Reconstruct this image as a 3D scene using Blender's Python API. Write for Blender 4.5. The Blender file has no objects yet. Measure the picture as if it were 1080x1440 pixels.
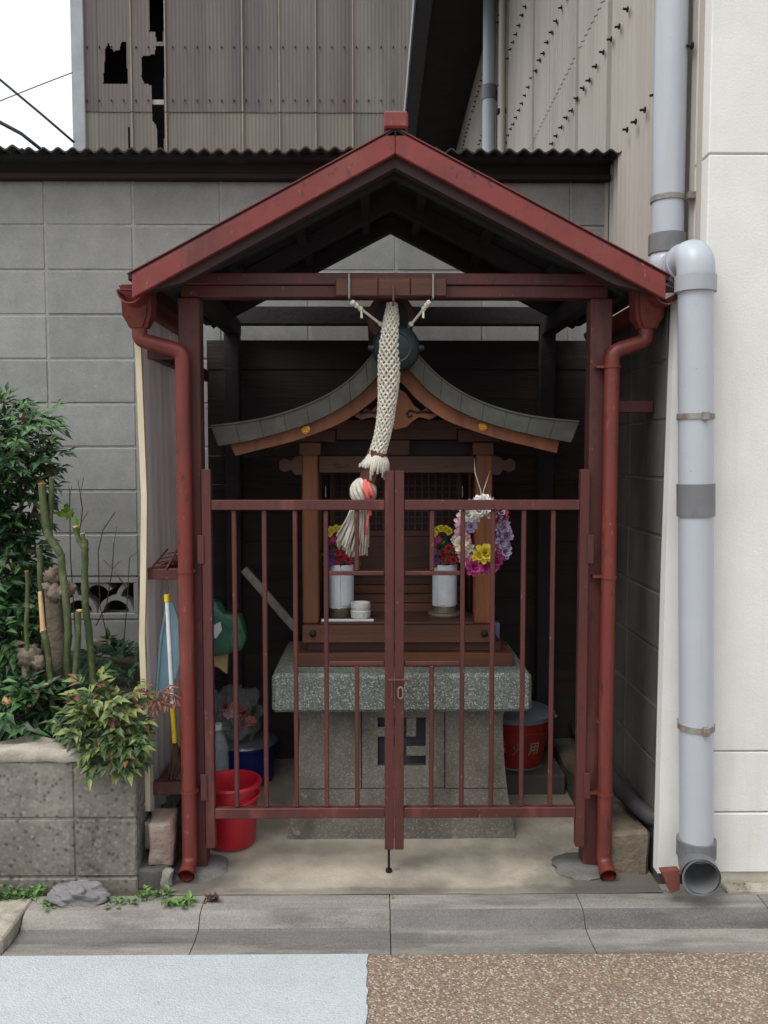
import bpy, bmesh, math, random
from mathutils import Vector, Matrix, Euler, noise
random.seed(7)
rad = math.radians
SC = bpy.context.scene
COL = SC.collection
# ------------------------------------------------------------------ camera
CZ, PITCH, YAW, F = 1.45, 3.6, 0.57, 1208.0
cam_d = bpy.data.cameras.new('camera')
cam_d.sensor_fit = 'VERTICAL'; cam_d.sensor_height = 24.0
cam_d.lens = 24.0 * F / 1440.0
cam_d.clip_start = 0.05; cam_d.clip_end = 500
cam = bpy.data.objects.new('camera', cam_d); COL.objects.link(cam)
cam.location = (0, 0, CZ)
cam.rotation_euler = (rad(90 - PITCH), 0, rad(-YAW))
SC.camera = cam
RM = cam.rotation_euler.to_matrix()
# ------------------------------------------------------------------ sky and sun (overcast)
SUN_EL, SUN_AZ = 58.0, 225.0       # azimuth measured clockwise from +Y
w = bpy.data.worlds.new('World'); SC.world = w; w.use_nodes = True
nt = w.node_tree; nt.nodes.clear()
sky = nt.nodes.new('ShaderNodeTexSky'); sky.sky_type = 'NISHITA'; sky.sun_disc = False
sky.sun_elevation = rad(SUN_EL); sky.sun_rotation = rad(SUN_AZ)
sky.air_density = 1.0; sky.dust_density = 6.0; sky.ozone_density = 1.0
hs = nt.nodes.new('ShaderNodeHueSaturation'); hs.inputs['Saturation'].default_value = 0.3
bg = nt.nodes.new('ShaderNodeBackground'); bg.inputs['Strength'].default_value = 0.15
wo = nt.nodes.new('ShaderNodeOutputWorld')
cl = nt.nodes.new('ShaderNodeMix'); cl.data_type = 'RGBA'; cl.inputs['Factor'].default_value = 0.72   # even cloud cover over the clear sky
tc = nt.nodes.new('ShaderNodeTexCoord'); sx_ = nt.nodes.new('ShaderNodeSeparateXYZ'); nt.links.new(tc.outputs['Generated'], sx_.inputs[0])
ov = nt.nodes.new('ShaderNodeMapRange'); ov.inputs['To Min'].default_value = 0.46; ov.inputs['To Max'].default_value = 1.25   # standard overcast: zenith brighter than horizon
nt.links.new(sx_.outputs['Z'], ov.inputs['Value'])
cc_ = nt.nodes.new('ShaderNodeMix'); cc_.data_type = 'RGBA'; cc_.blend_type = 'MULTIPLY'; cc_.inputs['Factor'].default_value = 1
cc_.inputs['A'].default_value = (8.6, 9.0, 9.45, 1); nt.links.new(ov.outputs[0], cc_.inputs['B']); nt.links.new(cc_.outputs['Result'], cl.inputs['B'])
nt.links.new(sky.outputs[0], hs.inputs['Color']); nt.links.new(hs.outputs[0], cl.inputs['A']); nt.links.new(cl.outputs['Result'], bg.inputs['Color'])
nt.links.new(bg.outputs[0], wo.inputs['Surface'])
sl = bpy.data.lights.new('sun', 'SUN'); sl.energy = 1.2; sl.angle = rad(30); sl.color = (1.0, 0.97, 0.94)
so = bpy.data.objects.new('sun', sl); COL.objects.link(so)
sd = Vector((math.sin(rad(SUN_AZ)) * math.cos(rad(SUN_EL)), math.cos(rad(SUN_AZ)) * math.cos(rad(SUN_EL)), math.sin(rad(SUN_EL))))
so.rotation_euler = (-sd).to_track_quat('-Z', 'Y').to_euler(); so.location = (0, -6, 12)
SC.view_settings.view_transform = 'Standard'; SC.view_settings.look = 'None'
SC.view_settings.exposure = 0.42; SC.view_settings.gamma = 1.0
SC.view_settings.use_curve_mapping = False

# ------------------------------------------------------------------ helpers
def W(px, py, Y):
    d = RM @ Vector(((px - 540) / F, (720 - py) / F, -1)); t = Y / d.y
    return Vector((d.x * t, Y, CZ + d.z * t))
def rect(x0, x1, y0, y1, Y):
    cx, cy = (x0 + x1) / 2, (y0 + y1) / 2
    return W(x0, cy, Y).x, W(x1, cy, Y).x, W(cx, y1, Y).z, W(cx, y0, Y).z
def lin(c):
    return tuple(((v / 255) / 12.92 if v <= 10 else ((v / 255 + 0.055) / 1.055) ** 2.4) for v in c)

MATS = {}
def mat(name, c1, c2=None, sc=6.0, c3=None, sc3=1.5, t3=(0.52, 0.7), a3=1.0, rough=0.8, bump=0.25, bsc=70.0,
        st=(1, 1, 1), metal=0.0, rnd=0.0, spec=0.4, alpha=1.0, trans=0.0, detail=6.0):
    if name in MATS: return MATS[name]
    m = bpy.data.materials.new(name); m.use_nodes = True
    n = m.node_tree.nodes; L = m.node_tree.links
    b = n['Principled BSDF']
    b.inputs['Roughness'].default_value = rough; b.inputs['Metallic'].default_value = metal
    b.inputs['Specular IOR Level'].default_value = spec
    b.inputs['Alpha'].default_value = alpha
    b.inputs['Transmission Weight'].default_value = trans
    c1 = lin(c1); c2 = lin(c2) if c2 else tuple(v * 0.75 for v in c1)
    g = n.new('ShaderNodeNewGeometry'); mp = n.new('ShaderNodeMapping'); mp.inputs['Scale'].default_value = st
    L.new(g.outputs['Position'], mp.inputs['Vector'])
    nz = n.new('ShaderNodeTexNoise'); nz.inputs['Scale'].default_value = sc; nz.inputs['Detail'].default_value = detail
    nz.inputs['Roughness'].default_value = 0.65
    L.new(mp.outputs[0], nz.inputs['Vector'])
    rp = n.new('ShaderNodeValToRGB'); rp.color_ramp.elements[0].position = 0.34; rp.color_ramp.elements[1].position = 0.66
    rp.color_ramp.elements[0].color = (*c1, 1); rp.color_ramp.elements[1].color = (*c2, 1)
    L.new(nz.outputs['Fac'], rp.inputs[0]); out = rp.outputs[0]
    if c3:
        n3 = n.new('ShaderNodeTexNoise'); n3.inputs['Scale'].default_value = sc3; n3.inputs['Detail'].default_value = 8
        n3.inputs['Roughness'].default_value = 0.6
        L.new(mp.outputs[0], n3.inputs['Vector'])
        r3 = n.new('ShaderNodeMapRange'); r3.inputs['From Min'].default_value = t3[0]; r3.inputs['From Max'].default_value = t3[1]
        r3.inputs['To Max'].default_value = a3
        L.new(n3.outputs['Fac'], r3.inputs['Value'])
        mx = n.new('ShaderNodeMix'); mx.data_type = 'RGBA'
        L.new(r3.outputs[0], mx.inputs['Factor']); L.new(out, mx.inputs['A']); mx.inputs['B'].default_value = (*lin(c3), 1)
        out = mx.outputs['Result']
    if rnd:
        oi = n.new('ShaderNodeObjectInfo'); mr = n.new('ShaderNodeMapRange')
        mr.inputs['To Min'].default_value = 1 - rnd; mr.inputs['To Max'].default_value = 1 + rnd
        L.new(oi.outputs['Random'], mr.inputs['Value'])
        mv = n.new('ShaderNodeMix'); mv.data_type = 'RGBA'; mv.blend_type = 'MULTIPLY'; mv.inputs['Factor'].default_value = 1
        L.new(out, mv.inputs['A']); L.new(mr.outputs[0], mv.inputs['B']); out = mv.outputs['Result']
    L.new(out, b.inputs['Base Color'])
    if bump:
        nb = n.new('ShaderNodeTexNoise'); nb.inputs['Scale'].default_value = bsc; nb.inputs['Detail'].default_value = 4
        L.new(mp.outputs[0], nb.inputs['Vector'])
        bp = n.new('ShaderNodeBump'); bp.inputs['Strength'].default_value = bump; bp.inputs['Distance'].default_value = 0.01
        L.new(nb.outputs['Fac'], bp.inputs['Height']); L.new(bp.outputs[0], b.inputs['Normal'])
    MATS[name] = m
    return m

def speck(m, col, sc, t0, t1, amt, st=(1, 1, 1), detail=5.0):
    """wear overlay: chips, scuffs, drips"""
    n = m.node_tree.nodes; L = m.node_tree.links; b = n['Principled BSDF']; src = b.inputs['Base Color'].links[0].from_socket
    g = n.new('ShaderNodeNewGeometry'); mp = n.new('ShaderNodeMapping'); mp.inputs['Scale'].default_value = st; mp.inputs['Location'].default_value = (sc*1.7, 3.3, t0*9)
    L.new(g.outputs['Position'], mp.inputs['Vector'])
    nz = n.new('ShaderNodeTexNoise'); nz.inputs['Scale'].default_value = sc; nz.inputs['Detail'].default_value = detail; nz.inputs['Roughness'].default_value = .6
    L.new(mp.outputs[0], nz.inputs['Vector'])
    mr = n.new('ShaderNodeMapRange'); mr.inputs['From Min'].default_value = t0; mr.inputs['From Max'].default_value = t1; mr.inputs['To Max'].default_value = amt
    L.new(nz.outputs['Fac'], mr.inputs['Value'])
    mx = n.new('ShaderNodeMix'); mx.data_type = 'RGBA'; L.new(mr.outputs[0], mx.inputs['Factor']); L.new(src, mx.inputs['A']); mx.inputs['B'].default_value = (*lin(col), 1)
    L.new(mx.outputs['Result'], b.inputs['Base Color']); return m
def stains(m, spots, col, nsc=7.0):
    """damp and dirt patches at given places: (x, y, radius x, radius y, strength)"""
    n = m.node_tree.nodes; L = m.node_tree.links; b = n['Principled BSDF']
    g = n.new('ShaderNodeNewGeometry'); nz = n.new('ShaderNodeTexNoise'); nz.inputs['Scale'].default_value = nsc; nz.inputs['Detail'].default_value = 8
    L.new(g.outputs['Position'], nz.inputs['Vector'])
    for (x, y, rx, ry, k) in spots:
        src = b.inputs['Base Color'].links[0].from_socket
        mp = n.new('ShaderNodeMapping'); mp.inputs['Location'].default_value = (-x/rx, -y/ry, 0); mp.inputs['Scale'].default_value = (1/rx, 1/ry, 0)
        L.new(g.outputs['Position'], mp.inputs['Vector'])
        ln = n.new('ShaderNodeVectorMath'); ln.operation = 'LENGTH'; L.new(mp.outputs[0], ln.inputs[0])
        ad = n.new('ShaderNodeMath'); ad.operation = 'MULTIPLY_ADD'; ad.inputs[1].default_value = 1.5
        L.new(nz.outputs['Fac'], ad.inputs[0]); L.new(ln.outputs['Value'], ad.inputs[2])
        mr = n.new('ShaderNodeMapRange'); mr.inputs['From Min'].default_value = 2.05; mr.inputs['From Max'].default_value = 1.35; mr.inputs['To Max'].default_value = k
        L.new(ad.outputs[0], mr.inputs['Value'])
        mx = n.new('ShaderNodeMix'); mx.data_type = 'RGBA'; L.new(mr.outputs[0], mx.inputs['Factor']); L.new(src, mx.inputs['A']); mx.inputs['B'].default_value = (*lin(col), 1)
        L.new(mx.outputs['Result'], b.inputs['Base Color'])
    return m
def translucent(m, f=0.5):
    n = m.node_tree.nodes; L = m.node_tree.links; b = n['Principled BSDF']; o = n['Material Output']
    t = n.new('ShaderNodeBsdfTranslucent'); mx = n.new('ShaderNodeMixShader'); mx.inputs[0].default_value = f
    L.new(b.inputs['Base Color'].links[0].from_socket, t.inputs['Color'])
    L.new(b.outputs[0], mx.inputs[1]); L.new(t.outputs[0], mx.inputs[2]); L.new(mx.outputs[0], o.inputs['Surface'])
    return m
def grains(m, scale, cols, amount=1.0, bump=0.6, dist=0.004, lo=0.0):
    """voronoi grains (pebbles, terrazzo chips) laid over a mat()"""
    n = m.node_tree.nodes; L = m.node_tree.links; b = n['Principled BSDF']
    src = b.inputs['Base Color'].links[0].from_socket
    g = n.new('ShaderNodeNewGeometry')
    v = n.new('ShaderNodeTexVoronoi'); v.inputs['Scale'].default_value = scale
    L.new(g.outputs['Position'], v.inputs['Vector'])
    sp = n.new('ShaderNodeSeparateColor'); L.new(v.outputs['Color'], sp.inputs[0])
    rp = n.new('ShaderNodeValToRGB'); rp.color_ramp.interpolation = 'CONSTANT'
    while len(rp.color_ramp.elements) < len(cols): rp.color_ramp.elements.new(0.5)
    for i, c in enumerate(cols):
        rp.color_ramp.elements[i].position = i / len(cols); rp.color_ramp.elements[i].color = (*lin(c), 1)
    L.new(sp.outputs[0], rp.inputs[0])
    mr = n.new('ShaderNodeMapRange'); mr.inputs['From Min'].default_value = 0.75; mr.inputs['From Max'].default_value = 0.3
    mr.inputs['To Max'].default_value = amount; mr.inputs['To Min'].default_value = lo
    L.new(v.outputs['Distance'], mr.inputs['Value'])
    mx = n.new('ShaderNodeMix'); mx.data_type = 'RGBA'
    L.new(mr.outputs[0], mx.inputs['Factor']); L.new(src, mx.inputs['A']); L.new(rp.outputs[0], mx.inputs['B'])
    L.new(mx.outputs['Result'], b.inputs['Base Color'])
    if bump:
        bp = n.new('ShaderNodeBump'); bp.inputs['Strength'].default_value = bump; bp.inputs['Distance'].default_value = dist
        bp.invert = True
        L.new(v.outputs['Distance'], bp.inputs['Height']); L.new(bp.outputs[0], b.inputs['Normal'])
    return m

def obj(name, bm, m, parent=None, smooth=False, kind=None):
    me = bpy.data.meshes.new(name)
    bmesh.ops.recalc_face_normals(bm, faces=bm.faces)
    bm.to_mesh(me); bm.free()
    for k in (m if isinstance(m, (list, tuple)) else [m]): me.materials.append(k)
    if smooth:
        for p in me.polygons: p.use_smooth = True
        if smooth != 'all':
            me.set_sharp_from_angle(angle=rad(40))
    o = bpy.data.objects.new(name, me); COL.objects.link(o)
    if parent is not None:
        o.parent = parent; o.matrix_parent_inverse = Matrix.Translation(-parent.location)
    if kind: o['kind'] = kind
    return o
def dup(o, parent, loc=None, rot=None):
    c = o.copy(); COL.objects.link(c); c.parent = parent
    if parent is not None: c.matrix_parent_inverse = Matrix.Translation(-parent.location)
    if loc is not None: c.location = loc
    if rot is not None: c.rotation_euler = rot
    return c
def tag(o, label, cat, group=None):
    o['label'] = label; o['category'] = cat
    if group: o['group'] = group
    return o
def thing(name, loc, label=None, cat=None, group=None, kind=None):
    o = bpy.data.objects.new(name, None); COL.objects.link(o); o.location = loc
    o.empty_display_size = 0.05
    if label: tag(o, label, cat, group)
    if kind: o['kind'] = kind
    return o
def NB(): return bmesh.new()
def box(bm, x0, x1, y0, y1, z0, z1, bev=0.0, mi=0):
    vs = [bm.verts.new(p) for p in ((x0,y0,z0),(x1,y0,z0),(x1,y1,z0),(x0,y1,z0),(x0,y0,z1),(x1,y0,z1),(x1,y1,z1),(x0,y1,z1))]
    fs = [bm.faces.new([vs[i] for i in q]) for q in ((0,3,2,1),(4,5,6,7),(0,1,5,4),(1,2,6,5),(2,3,7,6),(3,0,4,7))]
    for f in fs: f.material_index = mi
    if bev:
        es = list({e for f in fs for e in f.edges})
        bmesh.ops.bevel(bm, geom=es, offset=bev, segments=1, affect='EDGES')
    return vs
def pbox(bm, x0, x1, y0, y1, Ya, Yb, bev=0.0):
    a, b, c, d = rect(x0, x1, y0, y1, Ya); return box(bm, a, b, Ya, Yb, c, d, bev)
def bar(bm, a, b, w, h, bev=0.0, up=Vector((0, 0, 1))):
    """beam from a to b with section w (side) x h (up)"""
    a, b = Vector(a), Vector(b); d = (b - a); L = d.length; d.normalize()
    if abs(d.dot(up)) > 0.98: up = Vector((0, 1, 0))
    s = d.cross(up).normalized(); u = s.cross(d)
    M = Matrix((s, d, u)).transposed().to_4x4(); M.translation = a
    b2 = bmesh.new(); box(b2, -w/2, w/2, 0, L, -h/2, h/2, bev)
    bmesh.ops.transform(b2, matrix=M, verts=b2.verts)
    mp = {v.index: bm.verts.new(v.co) for v in (b2.verts.index_update() or b2.verts)}
    for f in b2.faces: bm.faces.new([mp[v.index] for v in f.verts])
    b2.free()
def frame_at(t):
    t = t.normalized(); ref = Vector((0, 0, 1)) if abs(t.z) < 0.9 else Vector((0, 1, 0))
    s = t.cross(ref).normalized(); return s, t.cross(s).normalized()
def tube(bm, pts, r, n=10, caps=True, mi=0):
    pts = [Vector(p) for p in pts]; rings = []
    s = u = None
    for i, p in enumerate(pts):
        t = (pts[min(i+1, len(pts)-1)] - pts[max(i-1, 0)])
        if t.length < 1e-9: t = Vector((0, 0, 1))
        t.normalize()
        if s is None: s, u = frame_at(t)
        else:
            s = (s - t * s.dot(t)).normalized(); u = t.cross(s)
        rr = r[i] if isinstance(r, (list, tuple)) else r
        rings.append([bm.verts.new(p + (s * math.cos(2*math.pi*k/n) + u * math.sin(2*math.pi*k/n)) * rr) for k in range(n)])
    for a, b in zip(rings, rings[1:]):
        for k in range(n):
            bm.faces.new((a[k], a[(k+1) % n], b[(k+1) % n], b[k])).material_index = mi
    if caps:
        bm.faces.new(rings[0][::-1]).material_index = mi; bm.faces.new(rings[-1]).material_index = mi
def fillet(pts, r, n=6):
    pts = [Vector(p) for p in pts]; out = [pts[0]]
    for a, b, c in zip(pts, pts[1:], pts[2:]):
        d1 = (a - b).normalized(); d2 = (c - b).normalized()
        q = min(r, (a-b).length*0.49, (c-b).length*0.49)
        for k in range(n + 1):
            t = k / n
            out.append((b + d1*q)*(1-t)**2 + b*2*t*(1-t) + (b + d2*q)*t*t)
    return out + [pts[-1]]
def lathe(bm, prof, c=(0, 0, 0), n=24, axis='z', jit=0.0, mi=0):
    rings = []
    for r, h in prof:
        ring = []
        for k in range(n):
            a = 2*math.pi*k/n; rr = r * (1 + random.uniform(-jit, jit))
            x, y = rr*math.cos(a), rr*math.sin(a)
            p = (x, y, h) if axis == 'z' else (x, h, y)
            ring.append(bm.verts.new(Vector(c) + Vector(p)))
        rings.append(ring)
    for a, b in zip(rings, rings[1:]):
        for k in range(n): bm.faces.new((a[k], a[(k+1) % n], b[(k+1) % n], b[k])).material_index = mi
    if prof[0][0] > 1e-5: bm.faces.new(rings[0]).material_index = mi
    if prof[-1][0] > 1e-5: bm.faces.new(rings[-1]).material_index = mi
def prism(bm, poly, y0, y1):
    """polygon [(x,z)] extruded along y"""
    A = [bm.verts.new((x, y0, z)) for x, z in poly]; B = [bm.verts.new((x, y1, z)) for x, z in poly]
    bm.faces.new(A); bm.faces.new(B[::-1]); k = len(A)
    for i in range(k): bm.faces.new((A[i], A[(i+1) % k], B[(i+1) % k], B[i]))
def pprism(bm, pix, Ya, Yb):
    prism(bm, [(W(x, y, Ya).x, W(x, y, Ya).z) for x, y in pix], Ya, Yb)
def band(bm, top, bot, y0, y1):
    """curved band between two equally long polylines [(x,z)], extruded along y"""
    for (a, b, c, d) in zip(top, top[1:], bot, bot[1:]):
        pass
    n = len(top); V = [[bm.verts.new((p[0], y, p[1])) for p in row] for row in (top, bot) for y in (y0, y1)]
    tf, tb, bf, bb = V
    for i in range(n-1):
        for (p, q) in ((tf, bf), (bb, tb), (tb, tf), (bf, bb)):
            bm.faces.new((p[i], p[i+1], q[i+1], q[i]))
    bm.faces.new((tf[0], bf[0], bb[0], tb[0])); bm.faces.new((tf[-1], tb[-1], bb[-1], bf[-1]))
def leaf(bm, p, d, up, L, w, mi=0, droop=0.15):
    d = d.normalized(); s = d.cross(up)
    if s.length < 1e-3: s = d.cross(Vector((1, 0.2, 0)))
    s.normalize(); u = s.cross(d)
    b = bm.verts.new(p); c = bm.verts.new(p + d*L*0.45); t = bm.verts.new(p + d*L - u*L*droop)
    l = bm.verts.new(p + d*L*0.42 + s*w/2 + u*w*0.22); r = bm.verts.new(p + d*L*0.42 - s*w/2 + u*w*0.22)
    for f in ((b, l, c), (l, t, c), (b, c, r), (c, t, r)): bm.faces.new(f).material_index = mi
def petal(bm, p, d, up, L, w, mi=0, cup=.15):
    d = d.normalized(); s = d.cross(up)
    if s.length < 1e-3: s = d.cross(Vector((1, .2, 0)))
    s.normalize(); u = s.cross(d)
    V = [bm.verts.new(p + d*L*a + s*w*b*.5 + u*L*c) for a, b, c in ((0, 0, 0), (.45, .8, .06), (.8, 1, .02), (1, .45, -cup*.5), (1, -.45, -cup*.5), (.8, -1, .02), (.45, -.8, .06), (.62, 0, -.04))]
    for k in range(7): bm.faces.new((V[k], V[(k+1) % 7], V[7])).material_index = mi
def rv(a=1.0): return Vector((random.uniform(-a, a), random.uniform(-a, a), random.uniform(-a, a)))
def corr(bm, x0, x1, z0, z1, pitch, amp, plane, c, seg=6, th=0.005, keep=None, nz=1, flip=1):
    """corrugated sheet, vertical ribs; plane 'y': spans x at depth c, plane 'x': spans y at x=c"""
    nx = max(2, int(round((x1-x0)/pitch*seg))); front = []; back = []
    for j in range(nz+1):
        z = z0 + (z1-z0)*j/nz; fr = []; bk = []
        for i in range(nx+1):
            x = x0 + (x1-x0)*i/nx; d = amp*math.sin(2*math.pi*x/pitch)
            if plane == 'y': fr.append(Vector((x, c+d, z))); bk.append(Vector((x, c+d+th*flip, z)))
            else: fr.append(Vector((c+d, x, z))); bk.append(Vector((c+d+th*flip, x, z)))
        front.append(fr); back.append(bk)
    for g in (front, back):
        vv = [[bm.verts.new(p) for p in row] for row in g]
        for j in range(nz):
            for i in range(nx):
                if keep and not keep((g[j][i]+g[j+1][i+1])/2): continue
                bm.faces.new((vv[j][i], vv[j][i+1], vv[j+1][i+1], vv[j+1][i]))
    bmesh.ops.delete(bm, geom=[v for v in bm.verts if not v.link_faces], context='VERTS')
def inpoly(x, y, P):
    r = False; n = len(P)
    for i in range(n):
        (xa, ya), (xb, yb) = P[i], P[(i+1) % n]
        if (ya > y) != (yb > y) and x < (xb-xa)*(y-ya)/(yb-ya) + xa: r = not r
    return r
def rough_mesh(bm, amt, sc=8.0, seed=0.0):
    for v in bm.verts: v.co += noise.noise_vector(v.co*sc + Vector((seed, seed, 0)))*amt
def blob(bm, c, r, amt=0.2, sc=3.0, sub=3, mi=0):
    new = bmesh.ops.create_icosphere(bm, subdivisions=sub, radius=1.0)['verts']
    sd_ = random.uniform(0, 50)
    for v in new:
        k = 1 + amt*noise.noise(v.co*sc + Vector((sd_, 0, 0))) + amt*0.5*noise.noise(v.co*sc*2.3 + Vector((0, sd_, 0)))
        v.co = Vector((v.co.x*r[0]*k, v.co.y*r[1]*k, v.co.z*r[2]*k)) + Vector(c)

# ------------------------------------------------------------------ materials
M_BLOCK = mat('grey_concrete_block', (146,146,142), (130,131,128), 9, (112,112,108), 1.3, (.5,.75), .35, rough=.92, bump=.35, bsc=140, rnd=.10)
grains(M_BLOCK, 230, [(128,128,124), (150,150,146), (112,112,108), (160,160,155), (138,138,134), (110,110,106)], .28, .35, .002)
M_MORTAR = mat('pale_mortar', (156,154,149), (136,134,129), 20, rough=.95, bump=.3, bsc=120)
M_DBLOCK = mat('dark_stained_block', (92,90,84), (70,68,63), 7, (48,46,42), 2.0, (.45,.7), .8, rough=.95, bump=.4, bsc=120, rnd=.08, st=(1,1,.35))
M_DMORTAR = mat('dark_mortar', (104,101,95), (78,75,70), 20, rough=.95)
M_PBLOCK = mat('porous_planter_block', (128,122,113), (104,99,92), 9, (66,62,56), 2.2, (.5,.7), .8, rough=.95, bump=.6, bsc=170, rnd=.06)
grains(M_PBLOCK, 75, [(112,108,100), (140,134,124), (95,91,84), (122,116,106), (40,38,35), (118,112,104), (130,124,114), (100,96,90)], .55, .3, .003)
M_RED = mat('red_oxide_paint', (82,39,35), (68,33,30), 5, (82,42,38), 3, (.5,.72), .7, rough=.55, bump=.12, bsc=60, st=(1,1,.4))
M_FASC = mat('red_fascia_paint', (122,48,43), (104,42,38), 4, (118,66,58), 3, (.56,.75), .7, rough=.5, bump=.08, bsc=40)
M_PIPE_RED = mat('red_painted_pipe', (112,46,38), (92,39,33), 6, (146,96,80), 13, (.645,.69), .6, rough=.45, bump=.06, st=(1,1,.18))
M_DWOOD = mat('dark_roof_timber', (50,46,49), (41,38,41), 5, rough=.9, bump=.3, bsc=50, st=(1,.2,1))
M_BLACKWOOD = mat('blackened_board', (58,48,46), (45,38,38), 4, rough=.85, bump=.25, bsc=40, st=(.25,1,3), rnd=.12)
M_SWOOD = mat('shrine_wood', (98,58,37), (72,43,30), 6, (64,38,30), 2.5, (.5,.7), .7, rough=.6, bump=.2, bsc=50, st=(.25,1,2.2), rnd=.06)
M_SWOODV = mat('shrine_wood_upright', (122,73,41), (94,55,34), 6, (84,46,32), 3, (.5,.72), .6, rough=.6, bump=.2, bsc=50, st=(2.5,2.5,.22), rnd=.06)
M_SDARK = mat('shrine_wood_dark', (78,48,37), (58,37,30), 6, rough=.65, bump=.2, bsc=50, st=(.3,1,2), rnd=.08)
M_COPPER = mat('weathered_copper_sheet', (64,62,55), (54,53,47), 7, (80,86,76), 4, (.5,.7), .6, rough=.6, bump=.1, metal=.15, rnd=.06)
M_GOLD = mat('gold_crest', (196,150,66), (150,105,40), 60, rough=.35, metal=.7, bump=.1)
M_IRON = mat('black_iron', (38,36,38), (26,25,27), 20, rough=.6, metal=.4)
M_STONE = mat('granite_chip_slab', (108,114,106), (94,99,92), 12, (84,84,76), 3, (.5,.75), .5, rough=.75, bump=.2)
grains(M_STONE, 200, [(68,75,70), (150,155,146), (94,103,96), (110,117,108), (176,177,168), (80,88,82), (126,132,123), (60,65,62)], .9, .35, .003)
M_PED = mat('granite_chip_body', (112,107,98), (94,90,82), 7, (64,60,54), 2.5, (.48,.7), .75, rough=.9, bump=.4)
grains(M_PED, 190, [(92,88,81), (112,107,99), (140,135,126), (84,80,74), (102,98,90), (124,119,110), (96,92,84), (108,104,96)], .7, .35, .003)
M_FLOOR = mat('stained_concrete_floor', (168,159,143), (147,139,125), 6, (104,98,90), 2.8, (.45,.66), .75, rough=.92, bump=.3, bsc=90)
stains(M_FLOOR, [(.82,2.84,.26,.13,.9), (.5,2.795,.45,.03,.45), (-.1,2.79,.6,.025,.4), (-.62,2.86,.16,.12,.8), (-.2,3.09,.22,.05,.35)], (78,74,68))
M_KERB = mat('kerb_concrete', (142,138,130), (122,118,111), 8, (74,72,71), 1.6, (.44,.64), .85, rough=.92, bump=.4, bsc=160, st=(.5,4.5,1), rnd=.13)
grains(M_KERB, 260, [(118,114,108), (134,129,122), (104,101,96), (148,143,135), (126,121,115)], .6, .25, .002)
M_KERBD = mat('silted_kerb_concrete', (112,109,105), (94,92,89), 7, (70,68,68), 2.2, (.46,.66), .8, rough=.92, bump=.4, bsc=160, st=(.5,2,1), rnd=.08)
grains(M_KERBD, 260, [(94,92,89), (108,106,102), (82,80,78), (118,115,110), (100,98,95)], .6, .25, .002)
M_PALE = mat('pale_concrete', (168,160,146), (146,138,126), 8, (112,104,92), 3, (.5,.7), .7, rough=.95, bump=.4, bsc=90)
M_ROAD = mat('aggregate_bed', (122,106,92), (106,92,80), 5, rough=.9, bump=.2)
grains(M_ROAD, 165, [(136,118,101), (156,136,115), (112,99,87), (174,158,138), (134,110,90), (120,108,97), (188,175,157), (104,93,83), (148,122,99), (140,126,111)], .95, .9, .005, .4)
M_PAINT = mat('white_road_paint', (172,178,180), (164,170,173), 14, (128,130,130), 45, (.69,.74), .7, rough=.8, bump=.25, bsc=260)
grains(M_PAINT, 165, [(170,176,178), (178,184,186), (160,166,168), (174,180,182), (150,154,155), (176,182,184)], .5, .55, .003)
M_SOIL = mat('dark_soil', (70,60,48), (48,42,34), 14, rough=1, bump=.8, bsc=50)
M_ASPH = mat('asphalt', (72,70,68), (58,57,56), 20, rough=.95, bump=.5, bsc=150)
M_DIRT = mat('mossy_dirt', (86,80,68), (62,58,50), 10, (56,62,38), 6, (.52,.68), .7, rough=1, bump=.7, bsc=70)
M_CREAM = mat('cream_stucco', (217,217,212), (210,210,204), 5, (196,190,172), 1.4, (.6,.82), .55, rough=.85, bump=.13, bsc=150)
M_CREAM2 = mat('cream_joint', (196,190,174), (176,168,150), 10, rough=.9)
M_PVC = mat('pale_grey_pvc', (170,176,182), (163,169,176), 3, (150,150,150), 9, (.66,.8), .5, rough=.35, bump=.02, spec=.5)
M_PVCD = mat('grey_pvc_socket', (112,113,115), (102,103,106), 5, rough=.45, bump=.03)
M_GALV = mat('rusty_galvanised', (146,144,138), (120,117,110), 18, (128,84,52), 14, (.52,.66), .8, rough=.6, metal=.3)
M_SIDE = mat('slate_siding_tan', (174,168,159), (158,152,145), 4, (136,124,108), 1.2, (.5,.72), .6, rough=.85, bump=.1, st=(1,1,.12), rnd=.05)
M_FAR = mat('slate_siding_brown', (112,103,99), (99,91,89), 2.6, (80,71,74), .8, (.46,.66), .7, rough=.9, bump=.1, st=(1,1,.12), rnd=.06)
M_FAR2 = mat('slate_siding_beige', (118,110,102), (106,99,92), 2.6, (122,112,102), .8, (.48,.68), .6, rough=.9, bump=.1, st=(1,1,.12), rnd=.06)
M_FAR3 = mat('slate_siding_olive', (112,107,100), (94,90,85), 2.6, rough=.9, bump=.1, st=(1,1,.12), rnd=.05)
M_SEAM = mat('pale_seam', (150,140,130), (132,122,112), 3, rough=.9, bump=0)
M_TRIM = mat('grey_corner_trim', (160,162,164), (144,146,148), 3, rough=.7)
M_ROOF = mat('blackened_slate_roof', (58,57,54), (42,42,41), 8, (76,78,70), 5, (.55,.7), .5, rough=.95, bump=.3)
M_OLDBEAM = mat('old_beam', (42,36,36), (32,28,29), 5, (78,46,38), 2.0, (.56,.66), .7, rough=.9, st=(.2,1,2.5))
M_FRP = mat('weathered_frp_sheet', (216,208,206), (196,188,190), 5, (116,108,104), 1.5, (.5,.72), .6, rough=.6, bump=.1, st=(1,2,.1))
translucent(M_FRP, .55)
M_BATTEN = mat('cream_edge_strip', (206,196,168), (184,172,142), 6, (132,112,84), 4, (.56,.7), .7, rough=.8, st=(1,1,.3))
M_SOFFIT = mat('dark_soffit', (52,48,48), (42,40,40), 4, rough=.9)
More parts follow.
